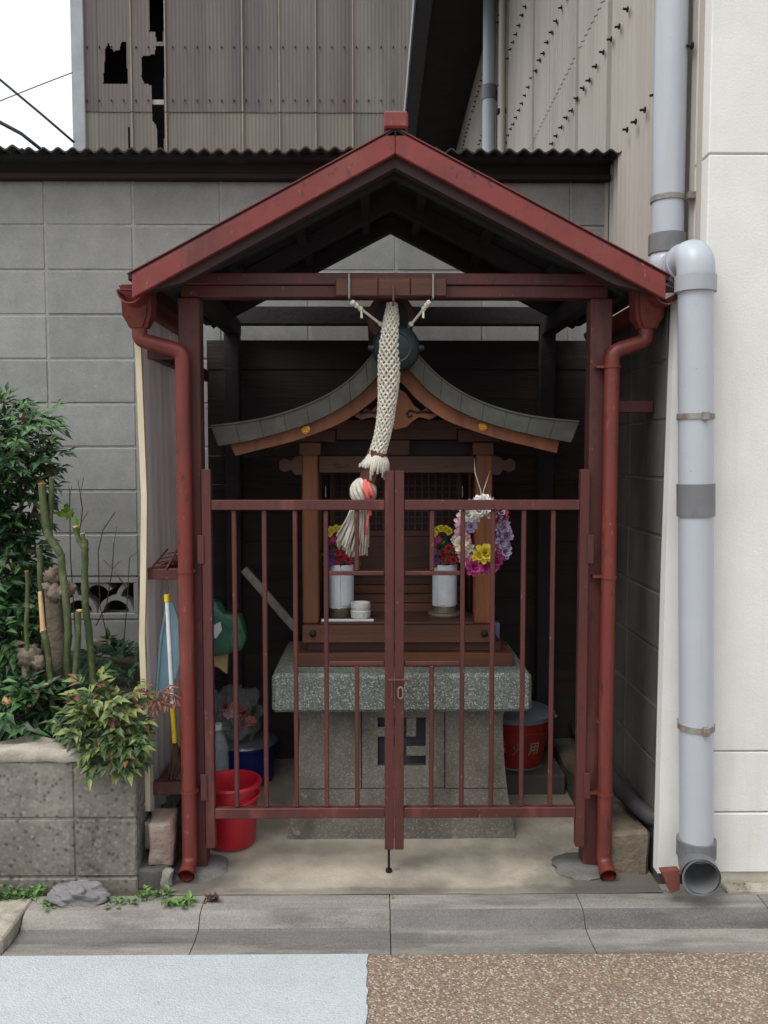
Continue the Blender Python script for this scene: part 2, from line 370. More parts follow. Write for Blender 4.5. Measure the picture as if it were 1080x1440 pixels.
M_GUTTER = mat('grey_box_gutter', (84,84,88), (74,74,78), 4, rough=.7)
M_ROPE = mat('cotton_rope', (212,207,193), (190,184,169), 30, rough=.95, bump=.4, bsc=300)
M_ROPED = mat('cotton_rope_core', (150,141,122), (124,115,98), 30, rough=.95)
M_GONG = mat('patina_bronze', (42,52,51), (33,41,41), 12, (84,84,72), 9, (.55,.7), .6, rough=.5, metal=.5, bump=.1)
M_PINK = mat('coral_cloth', (224,120,112), (206,98,92), 20, rough=.85)
M_PAPER = mat('white_paper', (190,194,200), (180,184,190), 20, rough=.85, bump=.25, bsc=60)
M_CERAM = mat('white_ceramic', (208,208,204), (192,192,188), 10, rough=.3)
M_SAUCER = mat('dull_brass', (116,106,88), (92,84,70), 16, rough=.5, metal=.4)
M_LAV = mat('lavender_card', (128,122,168), (116,110,156), 10, rough=.7)
M_REDPL = mat('red_plastic', (178,32,46), (168,28,42), 4, rough=.35, bump=.02, spec=.5)
M_BLUE = mat('blue_plastic', (28,40,110), (22,32,94), 4, rough=.4, bump=.02)
M_LID = mat('steel_lid', (150,152,156), (130,132,136), 8, rough=.3, metal=.7)
M_FIRE = mat('fire_bucket_red', (140,40,28), (118,34,25), 6, (92,34,28), 6, (.54,.7), .6, rough=.5)
M_FIRETXT = mat('white_lettering', (150,128,118), (132,108,100), 30, rough=.7)
M_ZINC = mat('zinc', (128,136,150), (104,112,126), 10, rough=.5, metal=.4)
M_BAGG = mat('green_bag', (70,122,98), (52,102,82), 8, rough=.3, bump=.7, bsc=22, alpha=.7)
M_BAGC = mat('clear_bag', (190,194,196), (170,172,176), 12, rough=.25, alpha=.22, bump=.4, bsc=30)
M_PET = mat('clear_bottle', (196,204,208), (180,190,196), 8, rough=.15, alpha=.35, bump=.1)
M_BAGY = mat('tan_paper', (160,138,96), (140,118,80), 8, rough=.8)
M_LBLUE = mat('pale_blue_plastic', (142,176,188), (128,164,178), 6, rough=.5)
M_YEL = mat('yellow_plastic', (222,190,30), (206,172,24), 8, rough=.5)
M_WHITEP = mat('white_handle', (208,212,216), (196,200,206), 8, rough=.4)
M_BRIST = mat('brown_bristle', (92,66,50), (64,46,36), 30, rough=.9)
M_GREENY = mat('lime_plastic', (160,196,50), (140,176,40), 8, rough=.5)
M_STEMG = mat('green_bark', (74,84,46), (56,66,36), 14, (100,98,70), 9, (.56,.7), .6, rough=.6, bump=.2, st=(1,1,.5))
M_BARK = mat('knotty_bark', (122,111,96), (92,83,72), 22, (70,60,52), 8, (.5,.65), .8, rough=.95, bump=.9, bsc=40)
M_CUT = mat('fresh_cut_wood', (206,172,124), (186,140,96), 18, rough=.8)
M_CUTO = mat('orange_cut_wood', (186,106,66), (166,90,56), 18, rough=.8)
M_TWIG = mat('dry_twig', (92,78,62), (70,58,48), 20, rough=.9)
M_LEAF = [mat('leaf_dark', (44,72,42), (34,58,36), 20, rough=.5, bump=0), mat('leaf_mid', (62,98,50), (50,82,44), 20, rough=.5, bump=0),
          mat('leaf_light', (88,124,64), (72,106,56), 20, rough=.5, bump=0), mat('leaf_brown', (94,82,58), (74,62,48), 20, rough=.6, bump=0)]
M_LEAFY = [mat('leaf_olive', (78,96,50), (64,82,43), 20, rough=.5, bump=0), mat('leaf_yellowgreen', (118,130,66), (102,114,56), 20, rough=.5, bump=0),
           mat('leaf_red', (122,76,56), (104,64,48), 20, rough=.55, bump=0), mat('leaf_deep', (54,78,42), (44,64,36), 20, rough=.5, bump=0)]
M_WEED = [mat('weed_green', (96,132,60), (78,112,48), 20, rough=.6, bump=0), mat('weed_dark', (66,96,46), (54,80,38), 20, rough=.6, bump=0)]
M_ROCK = mat('weathered_grey_rock', (124,122,121), (98,96,96), 9, (56,55,56), 6, (.54,.58), .85, rough=.95, bump=.6, bsc=60, st=(.6,1,3))
M_BRICK = mat('worn_brick', (134,108,98), (112,94,86), 12, (150,140,128), 6, (.5,.64), .8, rough=.95, bump=.6, bsc=80)
M_RUST = mat('rusty_plate', (112,62,52), (92,50,44), 9, rough=.8)
M_BPIPE = mat('dark_grey_pipe', (62,60,60), (50,48,49), 6, rough=.6)
M_CABLE = mat('black_cable', (40,40,44), rough=.7, bump=0)
M_DARKIN = mat('dark_interior', (40,38,38), (30,29,30), 3, rough=1, bump=0)  # near-black colour stands in for unlit space behind openings
PET = {k: mat('petal_'+k, c, None, 30, rough=.7, bump=0) for k, c in dict(white=(226,224,216), pink=(222,164,178), magenta=(158,48,106),
       red=(150,36,42), lilac=(162,146,176), yellow=(208,184,46), purple=(86,54,112), cream=(222,212,186), grey=(150,138,150), orange=(214,84,50)).items()}

for m_ in (M_RED, M_FASC, M_PIPE_RED):
    speck(m_, (60,36,32), 5, .52, .66, .55, (1, 1, .35)); speck(m_, (52,32,28), 34, .60, .66, .7, (1, 1, .5)); speck(m_, (152,104,94), 55, .66, .71, .55, (1, 1, .5))
    speck(m_, (140,84,76), 9, .58, .74, .35, (1, 1, .2))
speck(M_PVC, (150,148,142), 12, .52, .74, .5, (1, 1, .07)); speck(M_PVC, (96,92,88), 70, .70, .74, .6, (1, 1, .35)); speck(M_PVCD, (78,76,72), 20, .54, .7, .5, (1, 1, .3))
speck(M_CREAM, (188,182,166), 7, .56, .76, .4, (1, 1, .12)); speck(M_CREAM, (150,142,126), 60, .72, .76, .5)
speck(M_PAINT, (150,154,154), 2.2, .52, .74, .35, (.4, 1.4, 1)); speck(M_PAINT, (104,104,102), 24, .66, .72, .4)
speck(M_REDPL, (198,92,96), 50, .66, .74, .3, (1, 1, .4)); speck(M_REDPL, (120,28,36), 9, .54, .7, .4)
speck(M_STEMG, (112,112,84), 26, .56, .66, .5); speck(M_STEMG, (48,52,30), 12, .56, .68, .6, (1, 1, .4))
speck(M_PED, (60,58,50), 5, .5, .66, .6, (1, 1, .5)); speck(M_PED, (150,146,134), 16, .64, .70, .45); speck(M_STONE, (78,80,70), 7, .54, .68, .5)
speck(M_KERB, (70,66,62), 5, .52, .66, .5, (.5, 2, 1)); speck(M_KERBD, (60,57,54), 6, .52, .66, .5, (.4, 2, 1)); speck(M_PALE, (104,98,84), 9, .5, .64, .6)
speck(M_BLOCK, (118,117,110), 6, .54, .72, .45, (1, 1, .12)); speck(M_BLOCK, (172,170,162), 30, .66, .71, .4)
speck(M_COPPER, (84,88,78), 14, .54, .66, .4)
# ------------------------------------------------------------------ ground, road, kerb, floor
def flat(name, x0, x1, y0, y1, z, m, kind='structure'):
    bm = NB(); vs = [bm.verts.new(p) for p in ((x0,y0,z),(x1,y0,z),(x1,y1,z),(x0,y1,z))]; bm.faces.new(vs)
    return obj(name, bm, m, kind=kind)
RZ = -0.045
flat('ground', -80, 80, -80, 80, RZ-0.06, M_ASPH)
yk = 2.50                                   # road edge / gutter front
flat('road', -12, 12, -8, yk, RZ, M_ROAD)
bm = NB(); xe = W(516, 1390, 2.3).x
N = 110
A = [bm.verts.new((xe + random.uniform(-.0035, .0035), 0.9 + (yk-0.9)*i/N, RZ+.004)) for i in range(N+1)]
B = [bm.verts.new((-6, 0.9 + (yk-0.9)*i/N - .004, RZ+.004)) for i in range(N+1)]
for i in range(N): bm.faces.new((A[i], B[i], B[i+1], A[i+1]))
obj('road_marking', bm, M_PAINT, kind='structure')
kerb = thing('kerb', (0, 2.6, RZ), kind='structure')
jx = [W(x, 1310, 2.6).x for x in (20, 275, 549, 828)]
xs = [jx[0]-1.2, jx[0]-.6, jx[0], jx[1], jx[2], jx[3], jx[3]+.6, jx[3]+1.2, jx[3]+1.8]
for i, (a, b) in enumerate(zip(xs, xs[1:])):
    if i == 1: continue
    bm = NB(); a += .0016; b -= .0016
    sk = .035 if i >= 5 else 0
    prof = [(yk, RZ-.05), (yk, RZ+.002), (yk+.075, RZ-.004), (yk+.135, RZ-.001), (yk+.143, RZ+.004), (yk+.165, -.012), (yk+.185, -.003), (yk+.27, .001), (yk+.27, RZ-.05)]
    fa = [bm.verts.new((a - 0, p[0], p[1])) for p in prof]
    fb = [bm.verts.new((b - 0, p[0], p[1])) for p in prof]
    for k in range(len(prof)): bm.faces.new((fa[k], fa[(k+1) % len(prof)], fb[(k+1) % len(prof)], fb[k])).material_index = 1 if k in (2, 3) and i < 4 or i >= 4 and k in (3, 4, 5) else 0
    bm.faces.new(fa); bm.faces.new(fb[::-1])
    obj('kerb_stone', bm, [M_KERB, M_KERBD], kerb)
# pale slab lying where a kerb stone is missing
bm = NB(); box(bm, jx[0]-.597, jx[0]-.004, yk+.02, yk+.27, RZ-.05, -.004, .006); rough_mesh(bm, .004, 9)
obj('kerb_slab', bm, M_PALE, kerb)
# dirt bed behind the kerb, under planter and cream wall
def sheet(name, x0, x1, y0, y1, zf, m, nx=40, ny=20, parent=None, kind='structure', amp=.004):
    bm = NB(); V = []
    for j in range(ny+1):
        row = []
        for i in range(nx+1):
            x = x0+(x1-x0)*i/nx; y = y0+(y1-y0)*j/ny
            row.append(bm.verts.new((x, y, zf(x, y) + amp*noise.noise(Vector((x*6, y*6, 3.1))))))
        V.append(row)
    for j in range(ny):
        for i in range(nx): bm.faces.new((V[j][i], V[j][i+1], V[j+1][i+1], V[j+1][i]))
    return obj(name, bm, m, parent, smooth='all', kind=kind)
sheet('dirt_strip', -3.2, 3.2, yk+.2, 4.3, lambda x, y: -.014, M_DIRT, 60, 20, amp=.008)
def fz(x, y): return 0.055*max(0, (y-2.95))/0.95 + .002
flo = sheet('concrete_floor', -.70, .96, yk+.272, 4.0, fz, M_FLOOR, 40, 30, amp=.003)
bm = NB(); pts = []
box(bm, .96, 3.2, yk+.272, 2.84, -.06, -.002, .004); rough_mesh(bm, .003, 12)
obj('concrete_apron', bm, M_KERB, kind='structure')

# ------------------------------------------------------------------ far warehouse behind
YW = 15.0
S = YW / F
wx = lambda px: (px-528)*S/1.03
tx = thing('warehouse', (-2.5, YW, RZ-.06), 'tall weathered warehouse clad in brown corrugated sheets with broken holes', 'building')
def HZ(py): return W(330, py, YW).z
holes = [[(148,68),(153,60),(156,68),(160,72),(168,70),(171,58),(177,58),(180,118),(145,118),(147,92)],
         [(209,-30),(230,-30),(230,60),(221,60),(218,46),(210,45)],
         [(219,65),(231,65),(231,215),(222,215),(220,176),(214,170),(213,120),(203,118),(199,108),(200,79),(218,77)],
         [(180,178),(182,178),(183,215),(180,215)]]
hm = [[(W(x, y, YW).x, W(x, y, YW).z) for x, y in h] for h in holes]
colx = [118, 135, 185, 233, 290, 341, 393, 444, 496, 548, 600, 652]
colx = [W(x, 100, YW).x for x in colx]
rows = [(HZ(330), HZ(153)), (HZ(153)-.06, HZ(-60)), (HZ(-60)-.06, 11.5)]
for ci, (a, b) in enumerate(zip(colx, colx[1:])):
    for ri, (z0, z1) in enumerate(rows):
        bm = NB(); hole = ci in (1, 2) and ri < 2
        kp = (lambda p: not any(inpoly(p.x, p.z, h) for h in hm)) if hole else None
        corr(bm, a, b+.03, z0, z1, .0635, .005, 'y', YW - .012*ri + .008*(ci % 2), seg=6 if not hole else 4, keep=kp, nz=110 if hole else 1, th=.006)
        obj('siding_sheet', bm, M_FAR3 if ci >= 8 else (M_FAR2 if ri == 0 else M_FAR), tx, smooth=True)
        if ci in (1, 2, 4, 5, 6, 7):
            bm = NB(); box(bm, b-.011, b+.009, YW-.036, YW-.014, z0+.0, z1-.08)
            obj('cover_strip', bm, M_SEAM, tx)
bm = NB()
for py in (67, 142, -10):
    for i in range(27):
        px = 123 + i*17.2
        if any(inpoly(px, py, h) for h in holes): continue
        p = W(px, py, YW); box(bm, p.x-.011, p.x+.011, YW-.04, YW-.015, p.z-.011, p.z+.011)
obj('bolt_heads', bm, M_IRON, tx, kind='stuff')
bm = NB(); c0, c1 = W(102, 100, YW).x, W(118, 100, YW).x
box(bm, c0, c1+.02, YW-.06, YW+.2, -.1, 11.5, .01); obj('corner_trim', bm, M_TRIM, tx)
bm = NB(); box(bm, c0+.05, colx[-1]-.02, YW+.9, YW+5, -.1, 11.4); obj('inner_wall', bm, M_DARKIN, tx)
bm = NB(); box(bm, c0+.02, c0+.06, YW+.2, YW+5, -.1, 11.5); obj('side_wall', bm, M_FAR, tx)
bm = NB(); box(bm, c0-.2, colx[-1]+.1, YW-.2, YW+5.1, 11.5, 11.6); obj('roof', bm, M_ROOF, tx)
for py in (142,):
    bm = NB(); z = HZ(py); box(bm, c0+.06, colx[4], YW+.03, YW+.09, z-.05, z+.03); obj('girt', bm, M_SIDE, tx)

# ------------------------------------------------------------------ factory on the right, receding
XF = 1.083
fac = thing('factory', (1.4, 8, RZ-.06), 'long tan corrugated factory side wall with rows of hook bolts and dark eave', 'building')
lap = 3.66; ez = 5.5
ys = [2.86 + .63*i for i in range(21)]
for a, b in zip(ys, ys[1:]):
    for (z0, z1, off) in ((1.0, lap, 0), (lap-.07, ez, -.005)):
        bm = NB(); corr(bm, a, b+.02, z0, z1, .0635, .017, 'x', XF+off, seg=8, th=.006)
        obj('siding_sheet', bm, M_SIDE, fac, smooth=True)
bm = NB()
for z, y0, y1 in ((2.82, 2.95, 3.8), (3.32, 2.95, 14.5), (4.0, 3.0, 14.5), (4.63, 3.0, 14.5), (5.2, 5, 14.5)):
    y = y0
    while y < y1:
        zz = z + random.uniform(-.008, .008)
        tube(bm, [(XF-.02, y, zz), (XF-.044, y, zz+random.uniform(-.004, .004))], .0048, 6); tube(bm, [(XF-.022, y, zz), (XF-.027, y, zz)], .0125, 8); y += .127*(1 if random.random() > .04 else 2)*random.uniform(.93, 1.07)
obj('hook_bolts', bm, M_IRON, fac, kind='stuff')
for y in (4.0, 4.63, 5.9):
    bm = NB(); box(bm, XF-.034, XF-.018, y-.006, y+.006, 2.0, ez); obj('cover_strip', bm, M_SIDE, fac)
bm = NB(); box(bm, XF+.03, 6, 3.0, 15.4, -.1, 5.9); obj('body', bm, M_DARKIN, fac)
bm = NB(); box(bm, .50, XF+.1, 2.4, 14.9, ez, ez+.06); obj('soffit', bm, M_SOFFIT, fac)
bm = NB(); box(bm, .36, .51, 2.4, 14.9, ez-.03, ez+.13, .01); gt = obj('box_gutter', bm, M_GUTTER, fac)
bm = NB(); box(bm, .345, .362, 2.4, 14.9, ez-.035, ez+.15); obj('lip', bm, M_TRIM, gt)
bm = NB(); prism(bm, [(.42, ez+.06), (6.2, ez+2.2), (6.2, ez+2.1), (.55, ez+.06)], 2.4, 14.9); obj('roof', bm, M_ROOF, fac)
for i, (x0, x1, y0, y1) in enumerate(((588,612,155,215), (620,638,150,180), (612,640,182,230))):
    bm = NB(); pbox(bm, x0, x1, y0, y1, 12.5, 12.8, .02); o = obj('wall_bracket', bm, M_RUST if i == 1 else M_OLDBEAM, fac)
gp = thing('rain_pipe', (1.0, 8.0, 1), 'grey rain pipe with darker socket fixed high on the tan corrugated factory wall', 'pipe')
px_ = W(692, 100, 7.7); bm = NB(); tube(bm, [(XF-.09, 7.7, 2), (XF-.09, 7.7, ez)], .057, 16); obj('pipe', bm, M_PVC, gp, smooth=True)
zz = W(692, 131, 7.7).z; bm = NB(); tube(bm, [(XF-.09, 7.7, zz-.06), (XF-.09, 7.7, zz+.06)], .064, 16); obj('socket', bm, M_PVCD, gp, smooth=True)
bm = NB(); tube(bm, [(XF-.06, 7.1, 2), (XF-.06, 7.1, ez)], .03, 10); obj('conduit', bm, M_SIDE, gp, smooth=True)
bm = NB(); box(bm, XF-.1, XF-.03, 7.08, 7.12, W(708, 157, 7.1).z-.02, W(708, 157, 7.1).z+.02); obj('clip', bm, M_IRON, gp)

# ------------------------------------------------------------------ back wall of concrete blocks and its shed roof
YB = 4.0
bw = thing('block_wall', (0, YB+.1, -.02), 'grey concrete block wall with pale joints standing behind the shrine shelter', 'wall')
zt = W(300, 254, YB).z
xj = W(187, 320, YB).x
PX, PZ = .4, .2015
bm = NB(); box(bm, -.195, .195, 0, .1, -.0965, .0965, .004)
blk = obj('block', bm, M_BLOCK, bw); first = True
x_r = W(855, 300, YB).x
cols = [k for k in range(-5, 9)]
openwork = []
for r in range(14):
    zc = zt - PZ*(r+.5)
    for k in cols:
        xc = xj + PX*(k+.5)
        if xc - .2 > x_r - .05: continue
        if r == 9 and k in (-1, ): openwork.append((xc, zc)); continue
        wcut = 1.0
        if xc + .2 > x_r: wcut = (x_r - (xc-.195))/.39; xc = (xc-.195 + x_r)/2
        o = blk if first else dup(blk, bw); first = False
        o.location = (xc, YB + random.uniform(-.0015, .0015), zc); o.scale = (wcut, 1, 1)
bm = NB(); ox, oz = openwork[0]
box(bm, xj-2.0, x_r-.003, YB+.004, YB+.095, -.1, oz-PZ/2); box(bm, xj-2.0, x_r-.003, YB+.004, YB+.095, oz+PZ/2, zt)
box(bm, xj-2.0, ox-.2, YB+.004, YB+.095, oz-PZ/2, oz+PZ/2); box(bm, ox+.2, x_r-.003, YB+.004, YB+.095, oz-PZ/2, oz+PZ/2)
obj('mortar_joints', bm, M_MORTAR, bw)
ob = thing('openwork_block', (ox, YB, oz)); ob.parent = bw; ob.matrix_parent_inverse = Matrix.Translation(-bw.location)
def ring2d(bm, cx, cz, r0, r1, a0, a1, y0, y1, n=14):
    P = [(cx+r1*math.cos(a0+(a1-a0)*i/n), cz+r1*math.sin(a0+(a1-a0)*i/n)) for i in range(n+1)]
    Q = [(cx+r0*math.cos(a0+(a1-a0)*i/n), cz+r0*math.sin(a0+(a1-a0)*i/n)) for i in range(n+1)]
    band(bm, P, Q, y0, y1)
for (x0, x1, z0, z1) in ((-.196,.196,.072,.098), (-.196,.196,-.098,-.072), (-.196,-.172,-.0715,.0715), (.172,.196,-.0715,.0715)):
    bm = NB(); box(bm, ox+x0, ox+x1, YB, YB+.1, oz+z0, oz+z1, .003); o = obj('frame', bm, M_BLOCK, ob)
for cx, cz, a0, a1 in ((-.086,-.072,0,math.pi), (.086,-.072,0,math.pi), (0,0.0,.55,math.pi-.55), (-.172,.0,.0,1.1), (.172,.0,math.pi-1.1,math.pi)):
    bm = NB(); ring2d(bm, ox+cx, oz+cz, .062, .084, a0, a1, YB+.006+abs(cx)*.02, YB+.09); obj('arch', bm, M_BLOCK, ob)
# added near-black panel stands in for the unlit void behind openwork
bm = NB(); box(bm, ox-.5, ox+.5, YB+.6, YB+.65, 0, 2.4); obj('dark_void_panel', bm, M_DARKIN, bw)
bm = NB(); box(bm, x_r-.05, x_r-.002, YB+.11, 8, -.05, zt); obj('return_wall', bm, M_BLOCK, bw)

sr = thing('shed_roof', (0, YB, zt), 'blackened corrugated slate eave on an old dark beam above the block wall', 'roof')
bm = NB(); z0, z1 = W(300, 252, YB-.02).z, W(300, 226, YB-.02).z
box(bm, -2.7, XF-.02, YB-.03, YB+.1, z0+.022, z1, .004); obj('beam', bm, M_OLDBEAM, sr)
bm = NB(); box(bm, -2.7, x_r, YB-.045, YB+.09, z0-.004, z0+.02, .003); obj('lower_rail', bm, M_OLDBEAM, sr)
def wave_roof(bm, x0, x1, ya, yb, za, zb, pitch=.0635, amp=.009, th=.008, seg=8):
    n = int((x1-x0)/pitch*seg)
    for s_ in (0, 1):
        V = []
        for (y, z) in ((ya, za), (yb, zb)):
            V.append([bm.verts.new((x0+(x1-x0)*i/n, y, z + th*s_ + amp*math.sin(2*math.pi*(x0+(x1-x0)*i/n)/pitch))) for i in range(n+1)])
        for i in range(n): bm.faces.new((V[0][i], V[0][i+1], V[1][i+1], V[1][i]))
        if s_ == 0: lo = V
        else:
            for i in range(n): bm.faces.new((lo[0][i], lo[0][i+1], V[0][i+1], V[0][i]))
zr = W(300, 212, 3.84).z
xr0 = -2.75; i = 0
while xr0 < XF-.05:
    bm = NB(); x1_ = min(xr0+.60, XF-.03 if xr0 < .4 else XF+.02)
    dz = random.uniform(-.003, .004)
    wave_roof(bm, xr0, x1_+.02, 3.84+random.uniform(-.015, .012), 8.0, zr+dz, zr+.30+dz); obj('roof_sheet', bm, M_ROOF, sr, smooth=True)
    xr0 += .60
bm = NB(); box(bm, -2.7, XF-.02, 3.90, 4.05, z1+.001, zr-.010); obj('eave_batten', bm, M_ROOF, sr)

# ------------------------------------------------------------------ cream building and stained side wall on the right
YC = 2.83
cb = thing('cream_building', (1.8, YC, 0), 'cream stucco building front with horizontal joints beside the white drain pipe', 'building')
XC = W(1000, 100, YC).x
zc = [W(1040, y, YC).z for y in (1228, 1143, 1057, 216)] + [6.5]
for a, b in zip(zc, zc[1:]):
    bm = NB(); box(bm, XC if a > 1.0 else XC, 3.4, YC+random.uniform(0, .003), YC+.14, a+.002, b-.002, .004); obj('wall_panel', bm, M_CREAM, cb)
bm = NB(); box(bm, XC+.012, 3.39, YC+.012, YC+.17, zc[0]-.06, 6.48); obj('joint_backing', bm, M_CREAM2, cb)
bm = NB(); box(bm, XC+.08, 3.38, YC+.171, YC+3, 0, 6.4); obj('body', bm, M_CREAM, cb)
sw = thing('side_wall', (1.0, 3.3, 0), 'dark stained block wall right of the shelter with a cream plastered end', 'wall')
xa, xb = W(950, 430, YC).x, W(925, 1228, YC).x
ztop = 1.97
bm = NB(); prism(bm, [(xb, zc[0]), (XC-.003, zc[0]), (XC-.003, ztop), (xa, ztop), ((xa+xb)/2-.004, 1.1)], YC+.002, YC+.05); obj('plaster_end', bm, M_CREAM, sw)
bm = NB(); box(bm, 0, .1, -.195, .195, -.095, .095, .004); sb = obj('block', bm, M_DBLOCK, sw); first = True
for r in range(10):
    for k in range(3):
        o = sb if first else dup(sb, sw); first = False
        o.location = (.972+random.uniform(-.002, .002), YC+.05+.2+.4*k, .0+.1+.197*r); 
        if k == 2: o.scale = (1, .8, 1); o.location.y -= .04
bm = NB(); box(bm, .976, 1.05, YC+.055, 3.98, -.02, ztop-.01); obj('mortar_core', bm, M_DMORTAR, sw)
bm = NB(); a = W(862, 1200, 2.93); b = W(926, 1200, 2.93)
box(bm, .81, .955, 2.90, 3.9, -.02, .155, .012); 
for _ in range(2): bmesh.ops.subdivide_edges(bm, edges=[e for e in bm.edges if e.calc_length() > .07], cuts=2, use_grid_fill=True)
rough_mesh(bm, .010, 9); obj('footing', bm, mat('grimy_footing', (118,106,88), (90,82,70), 9, (58,54,49), 4, (.44,.6), .9, rough=.95, bump=.6, bsc=60), sw, smooth=True)
bm = NB(); tube(bm, [(1.02, 2.885, .19), (.965, 2.93, .195), (.935, 3.02, .20), (.925, 3.4, .205), (.92, 3.95, .21)], .03, 12)
tag(obj('floor_pipe', bm, M_BPIPE, smooth=True), 'dark grey pipe lying along the foot of the stained side wall', 'pipe')
bm = NB(); pprism(bm, [(930,1226),(956,1224),(956,1252),(944,1256)], 2.70, 2.73)
rp = obj('rusty_plate', bm, M_RUST); tag(rp, 'small rusty red plate leaning at the foot of the cream wall', 'plate')
bm = NB(); box(bm, 1.17, 1.34, 2.765, 2.82, -.002, .014, .004); bmesh.ops.subdivide_edges(bm, edges=bm.edges[:], cuts=3, use_grid_fill=True); rough_mesh(bm, .008, 14)
tag(obj('mortar_lump', bm, M_PALE, smooth=True), 'broken strip of pale mortar lying below the cream wall', 'mortar')

# ------------------------------------------------------------------ large drain pipe
dp = thing('drain_pipe', (1.02, 2.75, .05), 'large white plastic drain pipe with grey sockets on the cream wall', 'pipe')
R_ = .0545
Y1, Y2 = 2.99, 2.755
xu = W(941, 200, Y1).x; xlt = W(978, 400, Y2).x; xlb = W(979, 1190, Y2).x; xl = xlt
ze = W(950, 385, Y2).z
bm = NB(); tube(bm, [(xu, Y1, W(941, 345, Y1).z), (xu, Y1, 5.4)], R_, 28); obj('upper_pipe', bm, M_PVC, dp, smooth=True)
zs = W(941, 343, Y1).z; bm = NB(); tube(bm, [(xu, Y1, zs-.035), (xu, Y1, zs+.03)], R_+.008, 28); obj('socket', bm, M_PVCD, dp, smooth=True)
zh = W(970, 366, 2.85).z
path = fillet([(xu, Y1, zs-.03), (xu, Y1, zh-.03), (xl, Y2, zh+.0), (xl, Y2, ze-.06)], .065, 8)
bm = NB(); tube(bm, path, R_+.004, 28); el = obj('offset_elbow', bm, M_PVC, dp, smooth='all')
mid = (Vector((xu, Y1, zh-.03)) + Vector((xl, Y2, zh)))/2; dd = (Vector((xl, Y2, zh)) - Vector((xu, Y1, zh-.03))).normalized()
for q in (-.04, .0, .03):
    bm = NB(); tube(bm, [mid+dd*(q-.008), mid+dd*(q+.008)], R_+.010, 28); obj('bead', bm, M_PVC, el, smooth=True)
z_ = W(977, 400, Y2).z; bm = NB(); tube(bm, [(xl, Y2, z_-.025), (xl, Y2, z_+.025)], R_+.010, 28); obj('socket', bm, mat('mid_grey_pvc', (158,160,164), (148,150,154), 5, rough=.4, bump=.02), dp, smooth=True)
zb_ = W(977, 1185, Y2).z
ztl = z_
lx = lambda z: xlb + (xlt-xlb)*(z-zb_)/(ztl-zb_)
bm = NB(); tube(bm, [(xlb, Y2, zb_), (xl, Y2, z_)], R_, 28); obj('lower_pipe', bm, M_PVC, dp, smooth=True)
z_ = W(977, 703, Y2).z; bm = NB(); tube(bm, [(lx(z_-.052), Y2, z_-.052), (lx(z_+.052), Y2, z_+.052)], R_+.005, 28); obj('socket', bm, M_PVCD, dp, smooth=True)
z_ = W(977, 1191, Y2).z; xl = xlb; bm = NB(); tube(bm, [(xl, Y2, z_-.028), (xl, Y2, z_+.028)], R_+.009, 28); obj('socket', bm, M_PVCD, dp, smooth=True)
oc = W(985, 1233, 2.66)
# outlet elbow: hollow, opening towards the street
pts = fillet([(xl, Y2, z_), (xl, Y2+.0, oc.z+.005), (oc.x, 2.655, oc.z)], .07, 8)
bm = NB(); tube(bm, pts, [R_+.003]*(len(pts)-1)+[R_+.007], 28, caps=False); tube(bm, pts, [R_-.004]*(len(pts)-1)+[R_], 28, caps=False)
lathe(bm, [(R_, 2.655), (R_+.007, 2.655)], (oc.x, 0, oc.z), 28, axis='y')
bm.faces.ensure_lookup_table()
big = [f for f in bm.faces if len(f.verts) > 6]; bmesh.ops.delete(bm, geom=big, context='FACES')
obj('outlet_elbow', bm, M_PVCD, dp, smooth=True)
for (x, y, z, s) in ((xu, Y1, W(941, 281, Y1).z, 1), (lx(W(977, 586, Y2).z), Y2, W(977, 586, Y2).z, 0), (lx(W(977, 1021, Y2).z), Y2, W(977, 1021, Y2).z, 0)):
    bm = NB(); tube(bm, [(x, y, z-.009), (x, y, z+.009)], R_+.004, 28); k = obj('clamp', bm, M_GALV, dp, smooth=True)
    bm = NB()
    if s: box(bm, x+.05, x+.125, y-.06, y-.035, z-.012, z+.012, .002)
    else: box(bm, x+.0, x+.02, y-R_-.012, y-R_+.004, z-.014, z+.014, .002)
    obj('clamp_bolt', bm, M_GALV, k)
    if not s:
        bm = NB(); tube(bm, [(x-.03, y+.04, z), (x-.03, YC+.02, z)], .006, 6); obj('clamp_arm', bm, M_GALV, k)

# ------------------------------------------------------------------ shelter
YF, YR = 2.93, 3.85
sh = thing('shelter', (.066, 3.3, 0), 'red steel shelter with gabled roof standing over the small shrine', 'shelter')
def post(x0, x1, Y, m, d=.07, top=2.0, bot=0.0):
    a = W(x0, 800, Y).x; b = W(x1, 800, Y).x
    bm = NB(); box(bm, a, b, Y, Y+d, bot, top, .004); return obj('post', bm, m, sh)
zbF0, zbF1 = W(540, 418, YF).z, W(540, 384, YF).z
post(255, 285, YF, M_RED, top=zbF0-.001); post(826, 856, YF, M_RED, top=zbF0-.001)
post(318, 339, YR-.03, M_DWOOD, .06, 2.04, .04); post(757, 778, YR-.03, M_DWOOD, .06, 2.04, .04)
# front beam: an angle section, upper flange and lower web
a, b = W(253, 400, YF).x, W(857, 400, YF).x
zm = (zbF0+zbF1)/2
bm = NB(); box(bm, a, b, YF-.004, YF+.07, zm+.001, zbF1, .003); obj('front_beam', bm, M_RED, sh)
bm = NB(); box(bm, a+.002, b-.002, YF+.004, YF+.066, zbF0, zm, .003); obj('front_beam', bm, M_RED, sh)
a, b, c, d = rect(300, 800, 432, 457, YR)
bm = NB(); box(bm, a, b, YR-.02, YR+.04, c, d, .003); obj('rear_beam', bm, M_DWOOD, sh)
